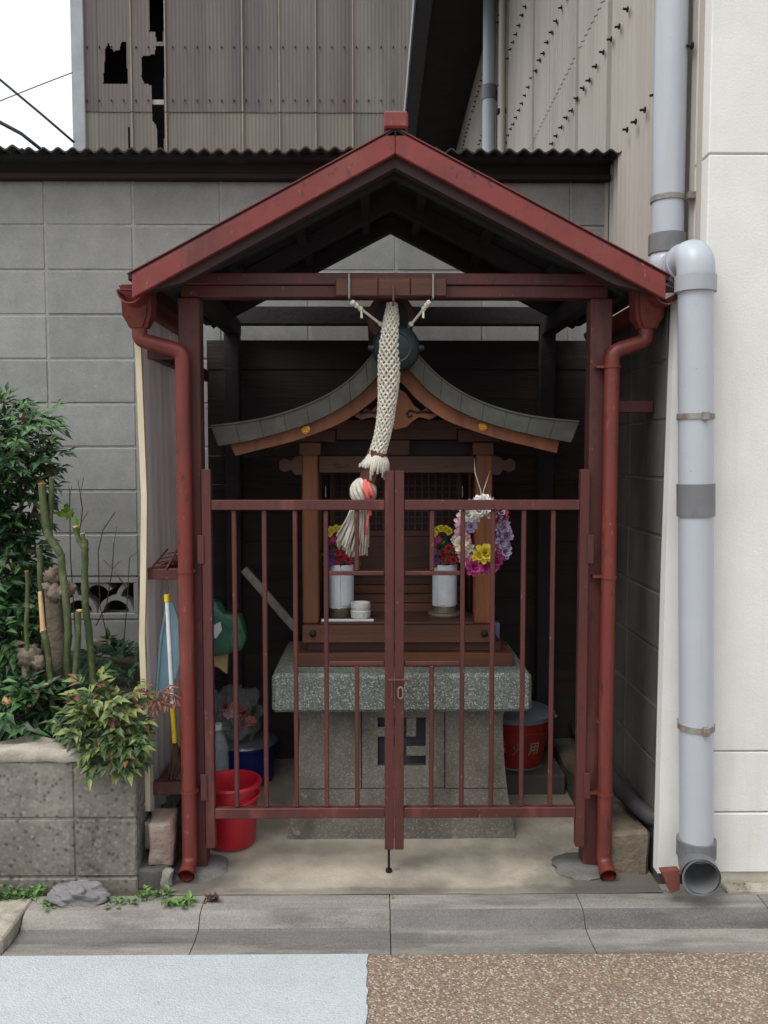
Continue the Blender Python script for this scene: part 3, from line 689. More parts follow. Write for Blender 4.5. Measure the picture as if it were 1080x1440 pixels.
# gable fascia
YG = 2.76
ap = W(556, 182, YG); el_ = W(185, 386, YG); er_ = W(937, 388, YG)
fh = .074
apx, apz = ap.x, ap.z
def slope_pts(t, side, dz): e = el_ if side < 0 else er_; return (apx + (e.x-apx)*t, apz + (e.z-apz)*t + dz)
for side in (-1, 1):
    e = el_ if side < 0 else er_
    bm = NB(); prism(bm, [(apx, apz), (e.x, e.z), (e.x, e.z-fh), (apx, apz-fh)], YG, YG+.022)
    bmesh.ops.bevel(bm, geom=bm.edges[:], offset=.003, segments=1, affect='EDGES'); obj('fascia', bm, M_FASC, sh)
    # soffit rafter right behind fascia
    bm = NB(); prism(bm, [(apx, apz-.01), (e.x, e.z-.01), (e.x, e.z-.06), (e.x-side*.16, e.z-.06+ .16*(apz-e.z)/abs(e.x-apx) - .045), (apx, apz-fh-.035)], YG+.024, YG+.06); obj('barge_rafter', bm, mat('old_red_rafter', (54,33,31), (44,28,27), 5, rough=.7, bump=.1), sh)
    # roof deck
    bm = NB(); prism(bm, [(apx, apz+.004), (e.x+side*.012, e.z+.000), (e.x+side*.012, e.z-.016), (apx, apz-.016)], YG+.004, 3.70)
    obj('roof_deck', bm, M_DWOOD, sh)
    bm = NB(); prism(bm, [(apx, apz+.0085), (e.x+side*.014, e.z+.0045), (e.x+side*.014, e.z+.001), (apx, apz+.005)], YG-.002, 3.705)
    obj('roof_sheet', bm, M_FASC, sh)
    # trusses
    for Y in (YF+.005, 3.3, 3.64):
        bm = NB(); prism(bm, [slope_pts(0, side, -.018), slope_pts(.9, side, -.018), slope_pts(.9, side, -.075), slope_pts(0, side, -.085)], Y, Y+.05)
        obj('rafter', bm, M_DWOOD, sh)
    for t in (.12, .4, .68, .92):
        p = slope_pts(t, side, -.036); bm = NB(); box(bm, p[0]-.016, p[0]+.016, YG+.065, 3.69, p[1]-.018, p[1]+.012); obj('purlin', bm, M_DWOOD, sh)
    # eave beam along the side
    q = W(270 if side < 0 else 841, 800, YF).x
    bm = NB(); box(bm, q-.03, q+.03, YF+.072, YR+.03, zbF0+.002, zbF1-.01, .003); obj('eave_beam', bm, M_DWOOD, sh)
    # gutter: half-round trough along eave
    gx, gz = e.x + side*.012, e.z - .075
    bm = NB(); n = 10; rows_ = []
    for (r_, o_) in ((.042, 0), (.038, 1)):
        for y in (YG+.015, 3.72):
            rows_.append([bm.verts.new((gx + r_*math.cos(math.pi + math.pi*k/n), y, gz + .03 + r_*1.0*math.sin(math.pi + math.pi*k/n))) for k in range(n+1)])
    for (p, q2) in ((rows_[0], rows_[1]), (rows_[2], rows_[3]), (rows_[0], rows_[2])):
        for k in range(n): bm.faces.new((p[k], p[k+1], q2[k+1], q2[k]))
    gut = obj('gutter', bm, M_PIPE_RED, sh, smooth=True)
    bm = NB(); bar(bm, (gx-.046, YG+.05, gz+.036), (gx+.046, YG+.05, gz+.036), .02, .004); obj('gutter_strap', bm, M_PIPE_RED, gut)
    # collector head and downpipe
    hx = W(197 if side < 0 else 908, 440, YF-.02).x; hy = YF-.03
    h0, h1 = W(200, 424, hy).z, W(200, 460, hy).z
    bm = NB(); prof = [(.030, h1-.004), (.036, h1+.012), (.046, h1+.03), (.050, h0+.03), (.054, h0+.045)]
    n = 4; rings = []
    for r_, z in prof: rings.append([bm.verts.new((hx+sx*r_, hy+sy*r_, z)) for sx, sy in ((-1,-1),(1,-1),(1,1),(-1,1))])
    for p, q2 in zip(rings, rings[1:]):
        for k in range(4): bm.faces.new((p[k], p[(k+1) % 4], q2[(k+1) % 4], q2[k]))
    bm.faces.new(rings[0]); bm.faces.new(rings[-1])
    bmesh.ops.bevel(bm, geom=[e_ for e_ in bm.edges if abs(e_.verts[0].co.z-e_.verts[1].co.z) > .005], offset=.012, segments=2, affect='EDGES')
    obj('collector_head', bm, M_PIPE_RED, sh, smooth=True)
    px1 = W(261 if side < 0 else 856, 800, YF-.03).x
    za_ = W(200, 478, hy).z; zb2 = W(200, 494, hy).z; zend = W(261 if side < 0 else 850, 1222, YF-.05).z
    pth = fillet([(hx, hy, h1), (hx, hy, za_), (px1, hy, zb2), (px1, hy, zend+.018), (px1, hy-.055, zend-.004)], .03, 6)
    bm = NB(); tube(bm, pth, .0255, 18, caps=False); tube(bm, pth, .022, 18, caps=False)
    dn = obj('downpipe', bm, M_PIPE_RED, sh, smooth=True)
    bm = NB(); c_ = Vector(pth[-1]); dr = (Vector(pth[-1])-Vector(pth[-2])).normalized(); tube(bm, [c_-dr*.02, c_+dr*.004], .028, 18, caps=False); tube(bm, [c_-dr*.02, c_+dr*.004], .0235, 18, caps=False)
    bm2 = bm; obj('mouth_ring', bm, M_PIPE_RED, dn, smooth=True)
    for py in ((803, 1112) if side < 0 else (515, 812, 1118)):
        z = W(260, py, hy).z; bm = NB(); tube(bm, [(px1, hy, z-.005), (px1, hy, z+.005)], .029, 18)
        box(bm, px1-.04*side-.012, px1-.02*side+.012, hy, hy+.03, z-.004, z+.004)
        obj('pipe_clip', bm, M_PIPE_RED, dn, smooth=True)
# ridge cap
bm = NB(); a, b, c, d = rect(540, 574, 155, 179, YG-.015); box(bm, a, b, YG-.015, 3.72, c, d, .006); obj('ridge_cap', bm, M_FASC, sh)
bm = NB(); box(bm, a+.006, b-.006, YG+.0, 3.70, c-.02, c-.001); obj('ridge_board', bm, M_DWOOD, sh)
# rear boards
zt_ = W(560, 478, 3.9).z; zz = .03; i = 0
while zz < zt_-.01:
    h = min(.13, zt_-zz); bm = NB(); box(bm, W(293, 700, 3.9).x, .955, 3.905+random.uniform(0, .006), 3.93, zz, zz+h-.0015)
    obj('plank', bm, M_BLACKWOOD, sh); zz += h
# side sheet (corrugated) on left, edge strip, rails
XS = -.79
bm = NB(); corr(bm, 2.97, 3.92, .17, 1.99, .076, .010, 'x', XS, seg=8, th=.003)
for v in bm.verts: v.co.x += -.028*max(0, (v.co.z-1.35))*1.2 + .010*noise.noise(Vector((0, v.co.y*1.5, v.co.z*1.2)))
obj('side_sheet', bm, M_FRP, sh, smooth=True)
pp = [(191,432),(195,500),(199,600),(203,700),(202,800),(200,900),(203,980),(207,1060),(208,1140)]
bm = NB(); P = [W(x, y, 2.96) for x, y in pp]
ringp = None
for p in P:
    rg = [bm.verts.new(p + Vector(q)) for q in ((-.010, -.006, 0), (.010, -.006, 0), (.010, .012, 0), (-.010, .012, 0))]
    if ringp:
        for k in range(4): bm.faces.new((ringp[k], ringp[(k+1) % 4], rg[(k+1) % 4], rg[k]))
    else: bm.faces.new(rg)
    ringp = rg
bm.faces.new(ringp); obj('edge_strip', bm, M_BATTEN, sh, smooth=True)
for (y0, y1) in ((484, 505), (800, 815), (1100, 1118)):
    bm = NB(); a, b, c, d = rect(207, 256, y0, y1, 2.975); box(bm, a, b, 2.975, 3.0, c, d, .002); obj('side_bracket', bm, M_RED, sh)
    bm = NB(); box(bm, XS+.016, XS+.05, 3.0, YR, c, d, .002); obj('side_rail', bm, M_RED, sh)
bm = NB(); a, b, c, d = rect(866, 926, 563, 580, 3.0); box(bm, a, .968, 3.0, 3.03, c, d, .002); obj('side_bracket', bm, M_RED, sh)
# footings of the posts
for px, py in ((279, 1226), (818, 1222)):
    bm = NB(); c_ = W(px, py, YF); blob(bm, (c_.x, YF+.03, .0), (.105, .10, .024), .22, 2.2); obj('footing', bm, M_KERBD, sh, smooth=True)

# wire rack on the left bracket
rk = thing('wire_rack', W(228, 795, 3.0), 'small rusty wire rack on the red side bracket', 'rack')
for k in range(4):
    bm = NB(); bar(bm, W(206+k*10, 800-k*7, 2.975+k*.03), W(230+k*8, 794-k*7, 2.985+k*.03)+Vector((.03, .03, 0)), .006, .004); obj('wire', bm, M_RUST, rk)
for s_ in (0, 1):
    bm = NB(); bar(bm, W(212+s_*22, 800, 2.97), W(236+s_*14, 772, 3.09)+Vector((0, 0, .0)), .005, .005); obj('wire', bm, M_RUST, rk)

# ------------------------------------------------------------------ gates
YT = 2.915
def gate(side):
    g = thing('gate_leaf', W(420 if side < 0 else 690, 1190, YT),
              'left-hand red steel gate leaf with drop rod, beside the red plastic bucket' if side < 0 else 'red steel gate leaf with hasp and padlock, in front of the flower wreath', 'gate')
    X = lambda p: W(p, 925, YT).x
    Zp = lambda p: W(555, p, YT).z
    def rb(n, x0, x1, y0, y1, ya, yb, bev=.002):
        bm = NB(); box(bm, X(x0), X(x1), ya, yb, Zp(y1), Zp(y0), bev); return obj(n, bm, M_RED, g)
    sx = (287, 300) if side < 0 else (812, 825)
    cx = (541, 554) if side < 0 else (555, 568)
    rb('stile', *sx, 660, 1190, YT-.012, YT+.02); rb('stile', *cx, 662, 1193, YT-.012, YT+.02)
    i0, i1 = (sx[1]+.3, cx[0]-.3) if side < 0 else (cx[1]+.3, sx[0]-.3)
    rb('rail', i0, i1, 703, 717, YT-.010, YT+.018); rb('rail', i0, i1, 1135, 1149, YT-.010, YT+.018)
    bars = (331, 373, 416, 459) if side < 0 else (650, 692, 735, 776)
    for x in bars: rb('bar', x-3.2, x+3.2, 717.2, 1134.8, YT-.004, YT+.011, .003)
    ms, me_ = (462.5, 540.5) if side < 0 else (568.5, 646.5)
    rb('short_rail', ms, me_, 803, 809, YT-.003, YT+.010); rb('short_rail', ms, me_, 930, 936, YT-.003, YT+.010)
    x = 502 if side < 0 else 607
    rb('bar', x-3.2, x+3.2, 717.2, 802.8, YT-.004, YT+.011, .003); rb('bar', x-3.2, x+3.2, 936.2, 1134.8, YT-.004, YT+.011, .003)
    for y0, y1 in ((752, 792), (1086, 1122)):
        rb('hinge', sx[0]-6 if side < 0 else sx[1]-3, sx[0]+3 if side < 0 else sx[1]+6, y0, y1, YT-.017, YT-.0125, .001)
    if side < 0:
        bm = NB(); tube(bm, [(X(547), YT+.004, .006), (X(547), YT+.004, Zp(1193.5))], .0045, 8); d_ = obj('drop_rod', bm, M_IRON, g)
        bm = NB(); tube(bm, [(X(547), YT+.004, .004), (X(547), YT+.004, .016)], .011, 8); obj('rod_tip', bm, M_IRON, d_)
    else:
        bm = NB(); tube(bm, [(X(545), YT-.022, Zp(954)), (X(577), YT-.022, Zp(954))], .004, 8)
        tube(bm, [(X(551), YT-.022, Zp(950)), (X(551), YT-.022, Zp(978))], .003, 6); h = obj('hasp', bm, M_RUST, g)
        cx_, cz_ = X(563), Zp(972)
        bm = NB(); L_ = [(cx_+.008*math.cos(t)*1.0, YT-.022, cz_+(.010 if math.sin(t) > 0 else -.010)+.010*math.sin(t)) for t in [2*math.pi*k/20 for k in range(21)]]
        tube(bm, L_, .0028, 6, caps=False); obj('padlock', bm, M_GALV, h)
gate(-1); gate(1)
bm = NB(); lathe(bm, [(.0, .004), (.02, .006), (.045, .003), (.052, -.002)], (W(547, 1225, YT).x, YT+.004, 0), 16, jit=.08)
obj('rod_socket', bm, M_FLOOR, flo, smooth=True)

# ------------------------------------------------------------------ stone pedestal
pdx = (W(382, 975, 3.12).x + W(748, 975, 3.12).x)/2
pe = thing('stone_pedestal', (pdx, 3.4, .02), 'chipped granite pedestal with overhanging slab and carved manji emblem under the shrine', 'pedestal')
zs0, zs1 = W(565, 1002, 3.12).z, W(565, 948, 3.12).z
hw = (W(748, 975, 3.12).x - W(382, 975, 3.12).x)/2
bm = NB(); box(bm, pdx-hw, pdx+hw, 3.12, 3.70, zs0, zs1, .012); obj('slab', bm, M_STONE, pe)
zg = W(560, 1108, 3.19).z
Yp = 3.18; zfl = fz(0, 3.2)-.004
c0, c1 = W(508, 1050, Yp).x, W(626, 1050, Yp).x
def halfw(z):
    t = (zs0 - z)/(zs0 - zfl); return hw*(.80 + .0*t + .10*t**2.2 + (.02 if t < .02 else 0))
def yfr(z):
    t = (zs0 - z)/(zs0 - zfl); return Yp - .035*t**2.2 + .015
# base flare
def flare(bm, z0, z1, xa, xb, y1, n=6, fl=True):
    R0 = []
    for i in range(n+1):
        z = z0 + (z1-z0)*i/n; h = halfw(z)
        xl_ = (pdx-h) if xa is None else xa; xr_ = (pdx+h) if xb is None else xb
        R0.append([bm.verts.new(p) for p in ((xl_, yfr(z), z), (xr_, yfr(z), z), (xr_, y1, z), (xl_, y1, z))])
    for p, q in zip(R0, R0[1:]):
        for k in range(4): bm.faces.new((p[k], p[(k+1) % 4], q[(k+1) % 4], q[k]))
    bm.faces.new(R0[0][::-1]); bm.faces.new(R0[-1])
bm = NB(); flare(bm, zfl, zg-.002, None, None, 3.66); obj('base_stone', bm, M_PED, pe)
bm = NB(); flare(bm, zg+.002, zs0-.001, None, c0-.002, 3.66); obj('side_stone', bm, M_PED, pe)
bm = NB(); flare(bm, zg+.002, zs0-.001, c1+.002, None, 3.66); obj('side_stone', bm, M_PED, pe)
# middle stone with recessed manji: built as 5x5 cell front skin plus block behind
mx0, mx1, mz0, mz1 = W(531, 1045, Yp).x, W(599, 1045, Yp).x, W(565, 1078, Yp).z, W(565, 1011, Yp).z
recess = {(2, k) for k in range(5)} | {(k, 2) for k in range(5)} | {(0,0),(0,1),(4,3),(4,4),(0,4),(1,4),(3,0),(4,0)}   # (row from top, col)
gx = [c0+.002, mx0] + [mx0+(mx1-mx0)*k/5 for k in range(1, 5)] + [mx1, c1-.002]
gz = [zs0-.001, mz1] + [mz1+(mz0-mz1)*k/5 for k in range(1, 5)] + [mz0, zg+.002]
bm = NB(); yF = lambda z: yfr(z)+.004; dep = .03
def q4(*p): bm.faces.new([bm.verts.new(v) for v in p])
def isrec(r, c): return 1 <= r <= 5 and 1 <= c <= 5 and (r-1, c-1) in recess
for r in range(7):
    for c in range(7):
        za, zb3, xa_, xb_ = gz[r], gz[r+1], gx[c], gx[c+1]; o_ = dep if isrec(r, c) else 0
        q4((xa_, yF(za)+o_, za), (xb_, yF(za)+o_, za), (xb_, yF(zb3)+o_, zb3), (xa_, yF(zb3)+o_, zb3))
        if o_:
            for (dr_, dc_, e0, e1) in ((-1,0,(xa_,za),(xb_,za)), (1,0,(xa_,zb3),(xb_,zb3)), (0,-1,(xa_,za),(xa_,zb3)), (0,1,(xb_,za),(xb_,zb3))):
                if not isrec(r+dr_, c+dc_):
                    q4((e0[0], yF(e0[1]), e0[1]), (e1[0], yF(e1[1]), e1[1]), (e1[0], yF(e1[1])+dep, e1[1]), (e0[0], yF(e0[1])+dep, e0[1]))
bmesh.ops.remove_doubles(bm, verts=bm.verts, dist=1e-5)
for f in bm.faces:
    cf = f.calc_center_median()
    if cf.y > yF(cf.z)+dep*.4: f.material_index = 1
obj('emblem_stone', bm, [M_PED, mat('dark_recess', (62,60,64), (50,48,52), 14, rough=.9)], pe)  # recessed faces get a darker colour than the front
bm = NB(); box(bm, c0+.004, c1-.004, Yp+.06, 3.65, zg+.004, zs0-.003); obj('core', bm, M_PED, pe)

# ------------------------------------------------------------------ small wooden shrine
s = thing('small_shrine', (pdx, 3.45, zs1), 'small wooden shrine with sweeping copper-edged gable roof on the stone pedestal', 'shrine')
Ys = 3.25
zB = zs1
def sbox(name, x0, x1, y0, y1, Ya, Yb, m, bev=.003, par=None):
    bm = NB(); pbox(bm, x0, x1, y0, y1, Ya, Yb, bev); return obj(name, bm, m, par or s)
a, b, c, d = rect(417, 722, 919, 940, 3.23); bm = NB(); box(bm, a, b, 3.23, 3.66, zB, d, .003); obj('ground_sill', bm, M_SWOOD, s)
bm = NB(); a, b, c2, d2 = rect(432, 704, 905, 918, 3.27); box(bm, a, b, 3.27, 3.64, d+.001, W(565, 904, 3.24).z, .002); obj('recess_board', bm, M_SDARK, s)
fp = sbox('floor_beam', 425, 697, 880, 904, 3.24, 3.655, M_SWOOD)
for px in (440, 681):
    bm = NB(); c_ = W(px, 891, 3.24); lathe(bm, [(.013, 3.241), (.013, 3.232), (.006, 3.225), (0, 3.223)], (c_.x, 0, c_.z), 14, axis='y'); obj('nail_cover', bm, M_IRON, fp, smooth=True)
zA = W(565, 880, 3.24).z
bm = NB(); box(bm, W(450, 870, 3.26).x, W(667, 870, 3.26).x, 3.26, 3.53, zA+.0005, zA+.010, .002); obj('altar_board', bm, M_SDARK, s); zA += .010
for (x0, x1) in ((425, 448), (668, 692)):
    bm = NB(); a, b = W(x0, 760, 3.27).x, W(x1, 760, 3.27).x; box(bm, a, b, 3.27, 3.33, zA-.0095, W(565, 622, 3.27).z, .005); obj('post', bm, M_SWOODV, s)
    bm = NB(); box(bm, a+.005, b-.005, 3.56, 3.62, zA-.0095, W(565, 610, 3.27).z, .004); obj('post', bm, M_SWOODV, s)
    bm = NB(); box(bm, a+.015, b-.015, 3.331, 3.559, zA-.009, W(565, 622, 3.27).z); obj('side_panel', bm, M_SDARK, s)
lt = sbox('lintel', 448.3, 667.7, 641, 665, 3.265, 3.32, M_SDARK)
for px, sg in ((477, 1), (640, -1)):
    bm = NB(); c_ = W(px, 654, 3.262); L_ = []
    for k in range(26):
        t = k/25*4.2*math.pi/2; r_ = .004+.019*k/25; L_.append((c_.x+sg*r_*math.cos(t)*1.6, 3.263, c_.z+.0+r_*math.sin(t)*.5))
    tube(bm, L_, .0022, 5); obj('scroll_carving', bm, M_SWOOD, lt)
for sg in (-1, 1):
    base = 425 if sg < 0 else 692
    P_ = [(0,640),(10,642),(16,648),(26,644),(33,650),(32,660),(24,664),(16,660),(10,668),(0,667)]
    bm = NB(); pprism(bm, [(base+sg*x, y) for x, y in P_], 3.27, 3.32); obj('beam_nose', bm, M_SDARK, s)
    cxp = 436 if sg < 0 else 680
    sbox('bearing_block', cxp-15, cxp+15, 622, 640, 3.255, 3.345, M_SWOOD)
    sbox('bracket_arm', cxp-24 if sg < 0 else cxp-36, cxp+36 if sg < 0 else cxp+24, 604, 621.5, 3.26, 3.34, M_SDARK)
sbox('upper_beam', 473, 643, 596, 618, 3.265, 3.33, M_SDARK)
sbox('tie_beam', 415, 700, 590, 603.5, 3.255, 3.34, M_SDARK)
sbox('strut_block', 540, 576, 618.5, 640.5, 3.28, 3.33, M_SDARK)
sbox('back_filling', 449, 667, 618.5, 640.5, 3.335, 3.345, M_BLACKWOOD)
# gable ornament (carved)
orn = [(495,583),(500,577),(508,580),(514,574),(522,578),(530,570),(545,552),(557,545),(570,552),(582,570),(592,578),(600,574),(606,580),(613,577),(618,583),(604,590),(590,586),(580,592),(572,600),(557,604),(542,600),(534,592),(524,586),(508,590)]
bm = NB(); pprism(bm, orn, 3.10, 3.125); og = obj('gable_carving', bm, M_SWOODV, s)
for px, sg in ((522, 1), (592, -1)):
    bm = NB(); c_ = W(px, 582, 3.1); tube(bm, [W(px+sg*x, y, 3.098) for x, y in ((-16,581),(-4,579),(6,580),(16,577),(20,582),(16,587),(12,584))], .0045, 6); obj('scroll_carving', bm, M_IRON, og, smooth=True)
# gable wall behind carving
bm = NB(); pprism(bm, [(425,600),(480,583),(530,545),(557,515),(585,545),(632,583),(690,600)], 3.31, 3.34); obj('gable_wall', bm, M_BLACKWOOD, s)
def resample(P, n):
    P = [Vector((x, y)) for x, y in P]; d = [0]
    for a, b in zip(P, P[1:]): d.append(d[-1] + (b-a).length)
    out = []
    for k in range(n):
        t = d[-1]*k/(n-1); i = 0
        while i < len(P)-2 and d[i+1] < t: i += 1
        u = (t-d[i])/(d[i+1]-d[i]) if d[i+1] > d[i] else 0
        # catmull-rom
        p0, p1, p2, p3 = P[max(i-1,0)], P[i], P[i+1], P[min(i+2,len(P)-1)]
        out.append(0.5*((2*p1) + (p2-p0)*u + (2*p0-5*p1+4*p2-p3)*u*u + (3*p1-p0-3*p2+p3)*u**3))
    return out
YRf = 3.04
tops = {-1: [(556,455),(538,482),(518,507),(496,531),(468,552),(430,571),(385,586),(340,595),(297,600)], 1: [(556,455),(574,482),(594,507),(618,531),(648,552),(686,570),(730,583),(772,590),(814,594)]}
bots = {-1: [(556,490),(543,512),(526,534),(506,554),(478,574),(440,593),(395,608),(352,619),(307,627)], 1: [(556,490),(569,512),(588,534),(608,554),(638,574),(676,591),(718,604),(760,614),(803,622)]}
bmid = {-1: [(556,530),(543,543),(528,560),(507,577),(482,593),(448,608),(410,621),(370,631),(331,641)], 1: [(556,530),(570,543),(585,560),(606,577),(630,592),(664,605),(702,617),(742,627),(783,637)]}
bend = {-1: (327,629), 1: (787,624)}
for sg in (-1, 1):
    T = resample(tops[sg], 46); Bm = resample(bots[sg], 46)
    for k in range(0, 45, 5):
        a_, b_ = k, k+5
        tp = [tuple(W(p.x, p.y, YRf)[i] for i in (0, 2)) for p in T[a_:b_+1]]; bt = [tuple(W(p.x, p.y, YRf)[i] for i in (0, 2)) for p in Bm[a_:b_+1]]
        g = .0012*sg
        tp[0] = (tp[0][0]+g, tp[0][1]); bt[0] = (bt[0][0]+g, bt[0][1])
        bm = NB(); o_ = random.uniform(0, .0025); band(bm, tp, bt, YRf-o_, 3.72); obj('roof_strip', bm, M_COPPER, s)
    # thin top flange
    tp = [tuple(W(p.x, p.y-2.4, YRf)[i] for i in (0, 2)) for p in T]; bt = [tuple(W(p.x, p.y-.2, YRf)[i] for i in (0, 2)) for p in T]
    bm = NB(); band(bm, tp, bt, YRf-.006, 3.725); obj('roof_flange', bm, M_COPPER, s)
    # bargeboard
    Yb = YRf+.03
    Bp = [Vector(p) for p in resample(bots[sg], 46)]; Bq = resample(bmid[sg], 46)
    n_ = 43
    tp = [tuple(W(p.x, p.y-1, Yb)[i] for i in (0, 2)) for p in Bp[:n_]]
    bt = [tuple(W(p.x, p.y, Yb)[i] for i in (0, 2)) for p in resample([(v.x, v.y) for v in Bq], n_)]
    bm = NB(); band(bm, tp, bt, Yb, Yb+.03); bb_ = obj('bargeboard', bm, M_SWOODV, s)
    tp2 = [(x, z-.002) for x, z in tp]; bt2 = [(x, z-.02) for x, z in tp]
    bm = NB(); band(bm, tp2, bt2, Yb+.032, 3.70); obj('roof_boarding', bm, M_SDARK, s)
    px, py = (430, 604) if sg < 0 else (679, 600)
    bm = NB(); c_ = W(px, py, Yb); lathe(bm, [(.016, Yb), (.016, Yb-.003), (.005, Yb-.006), (0, Yb-.006)], (c_.x, 0, c_.z), 16, axis='y')
    for k in range(6):
        t = k*math.pi/3; lathe(bm, [(.005, Yb-.003), (.004, Yb-.007), (0, Yb-.008)], (c_.x+.0095*math.cos(t), 0, c_.z+.0095*math.sin(t)), 8, axis='y')
    obj('gold_crest', bm, M_GOLD, bb_, smooth=True)
    for Yx in (3.18, 3.42, 3.6):
        P1 = [tuple(W(p.x, p.y+4, Yb)[i] for i in (0, 2)) for p in Bp[8:36]]; P2 = [(x, z-.03) for x, z in P1]
        bm = NB(); band(bm, P1, P2, Yx, Yx+.03); obj('rafter', bm, M_SDARK, s)
# ridge with round end
rc = W(550, 446, 3.06); bm = NB(); lathe(bm, [(.078, 3.06), (.084, 3.066), (.084, 3.70), (.07, 3.705)], (rc.x, 0, rc.z), 28, axis='y')
rg_ = obj('ridge', bm, M_SDARK, s, smooth=True)
bm = NB(); lathe(bm, [(.06, 3.0605), (.06, 3.054), (.045, 3.05), (0, 3.05)], (rc.x, 0, rc.z), 24, axis='y'); obj('ridge_end', bm, M_DWOOD, rg_, smooth=True)
# doors at the back with lattice
dY = 3.535
zd1 = W(565, 655, dY).z
dx0, dx1 = W(449, 760, 3.34).x, W(667, 760, 3.34).x
bm = NB(); box(bm, dx0+.02, dx1-.02, dY+.02, dY+.03, zA, zd1+.05); obj('door_backing', bm, M_BLACKWOOD, s)
zst = zA+.105
for k in range(3):
    bm = NB(); box(bm, dx0+.02, dx1-.02, dY-.02*(3-k)-.0, dY+.018, zA+.035*k+.0005, zA+.035*(k+1)-.001, .002); obj('step', bm, M_SWOOD, s)
cxm = (dx0+dx1)/2
for k, (a, b) in enumerate(((dx0+.03, cxm-.002), (cxm+.002, dx1-.03))):
    dr = thing('door', ((a+b)/2, dY, zst)); dr.parent = s; dr.matrix_parent_inverse = Matrix.Translation(-s.location)
    for (x0, x1, z0, z1) in ((a, a+.022, zst, zd1), (b-.022, b, zst, zd1), (a+.0225, b-.0225, zst, zst+.03), (a+.0225, b-.0225, zd1-.03, zd1), (a+.0225, b-.0225, zst+.2, zst+.225)):
        bm = NB(); box(bm, x0, x1, dY, dY+.018, z0, z1, .002); obj('door_frame', bm, M_SDARK, dr)
    for q in range(1, 8):
        x = a+.022+(b-a-.044)*q/8; bm = NB(); box(bm, x-.003, x+.003, dY+.004, dY+.012, zst+.2255, zd1-.0305); obj('lattice_bar', bm, M_SDARK, dr)
    for q in range(1, 9):
        z = zst+.226+(zd1-.03-zst-.226)*q/9; bm = NB(); box(bm, a+.0225, b-.0225, dY+.0125, dY+.018, z-.003, z+.003); obj('lattice_bar', bm, M_SDARK, dr)
    bm = NB(); box(bm, a+.0225, b-.0225, dY+.008, dY+.016, zst+.0305, zst+.1995); obj('door_panel', bm, M_SDARK, dr)
    bm = NB(); px = 457 if k == 0 else 652; p = W(px, 692, 3.30); tube(bm, [(p.x, 3.345, p.z-.022), (p.x, 3.345, p.z+.022)], .002, 6); obj('metal_pin', bm, M_LID, dr)

# ------------------------------------------------------------------ plaque, gong, bell rope
Yh = YF-.032
pl = thing('hanging_board', W(550, 404, Yh), 'old wooden board hooked on the red front beam carrying the bell rope', 'board')
a, b, c, d = rect(472, 628, 391, 416, Yh)
for (x0, x1) in ((472, 531.5), (532, 577), (577.5, 628)):
    bm = NB(); pbox(bm, x0, x1, 391, 416, Yh, Yh+.026, .003); obj('board_piece', bm, M_SWOOD, pl)
for px in (491, 609):
    x = W(px, 400, Yh).x; z0, z1 = W(px, 419, Yh).z, W(px, 386, Yh).z
    bm = NB(); tube(bm, [(x, Yh+.02, z1+.004), (x, Yh-.006, z1), (x, Yh-.006, z0), (x, Yh+.02, z0-.004)], .0038, 8); obj('strap', bm, M_GALV, pl, smooth=True)
x = W(553, 410, Yh).x
bm = NB(); tube(bm, [(x, Yh-.004, W(553, 402, Yh).z), (x, Yh-.018, W(553, 408, Yh).z), (x, Yh-.018, W(553, 424, Yh).z), (x, Yh-.002, W(553, 430, Yh).z)], .004, 8); obj('hook', bm, M_RUST, pl, smooth=True)
Yg = 2.99
gc = W(557, 490, Yg)
go = thing('temple_gong', (gc.x, Yg, gc.z-.085), 'round green patinated bronze gong hanging behind the thick bell rope', 'gong')
bm = NB(); lathe(bm, [(0, Yg-.03), (.03, Yg-.031), (.045, Yg-.026), (.05, Yg-.028), (.074, Yg-.018), (.082, Yg-.004), (.082, Yg+.004), (.07, Yg+.02), (0, Yg+.03)], (gc.x, 0, gc.z), 32, axis='y'); obj('disc', bm, M_GONG, go, smooth=True)
for sg in (-1, 1):
    bm = NB(); tube(bm, [(gc.x+sg*.078, Yg, gc.z), (gc.x+sg*.096, Yg, gc.z+.004)], [.014, .009], 10); obj('ear', bm, M_GONG, go, smooth=True)
    bm = NB(); tube(bm, [(gc.x+sg*.042, Yg, gc.z+.068), (gc.x+sg*.05, Yg, gc.z+.084)], [.010, .008], 10); obj('lug', bm, M_GONG, go, smooth=True)
    h = W(494 if sg < 0 else 604, 424, Yh); e = Vector((gc.x+sg*.05, Yg-.004, gc.z+.08))
    L_ = [h.lerp(e, t) + Vector((0, 0, 0)) for t in (0, .25, .5, .75, 1)]
    bm = NB(); tube(bm, L_, .0045, 7); 
    for t in (.05, .16, .3, .97): blob(bm, h.lerp(e, t), (.009, .009, .009), .3, 2, 2)
    tube(bm, [h.lerp(e, .32), h.lerp(e, .36)+Vector((sg*.002, -.01, -.028))], .004, 6)
    obj('cord', bm, M_ROPE, go, smooth=True)
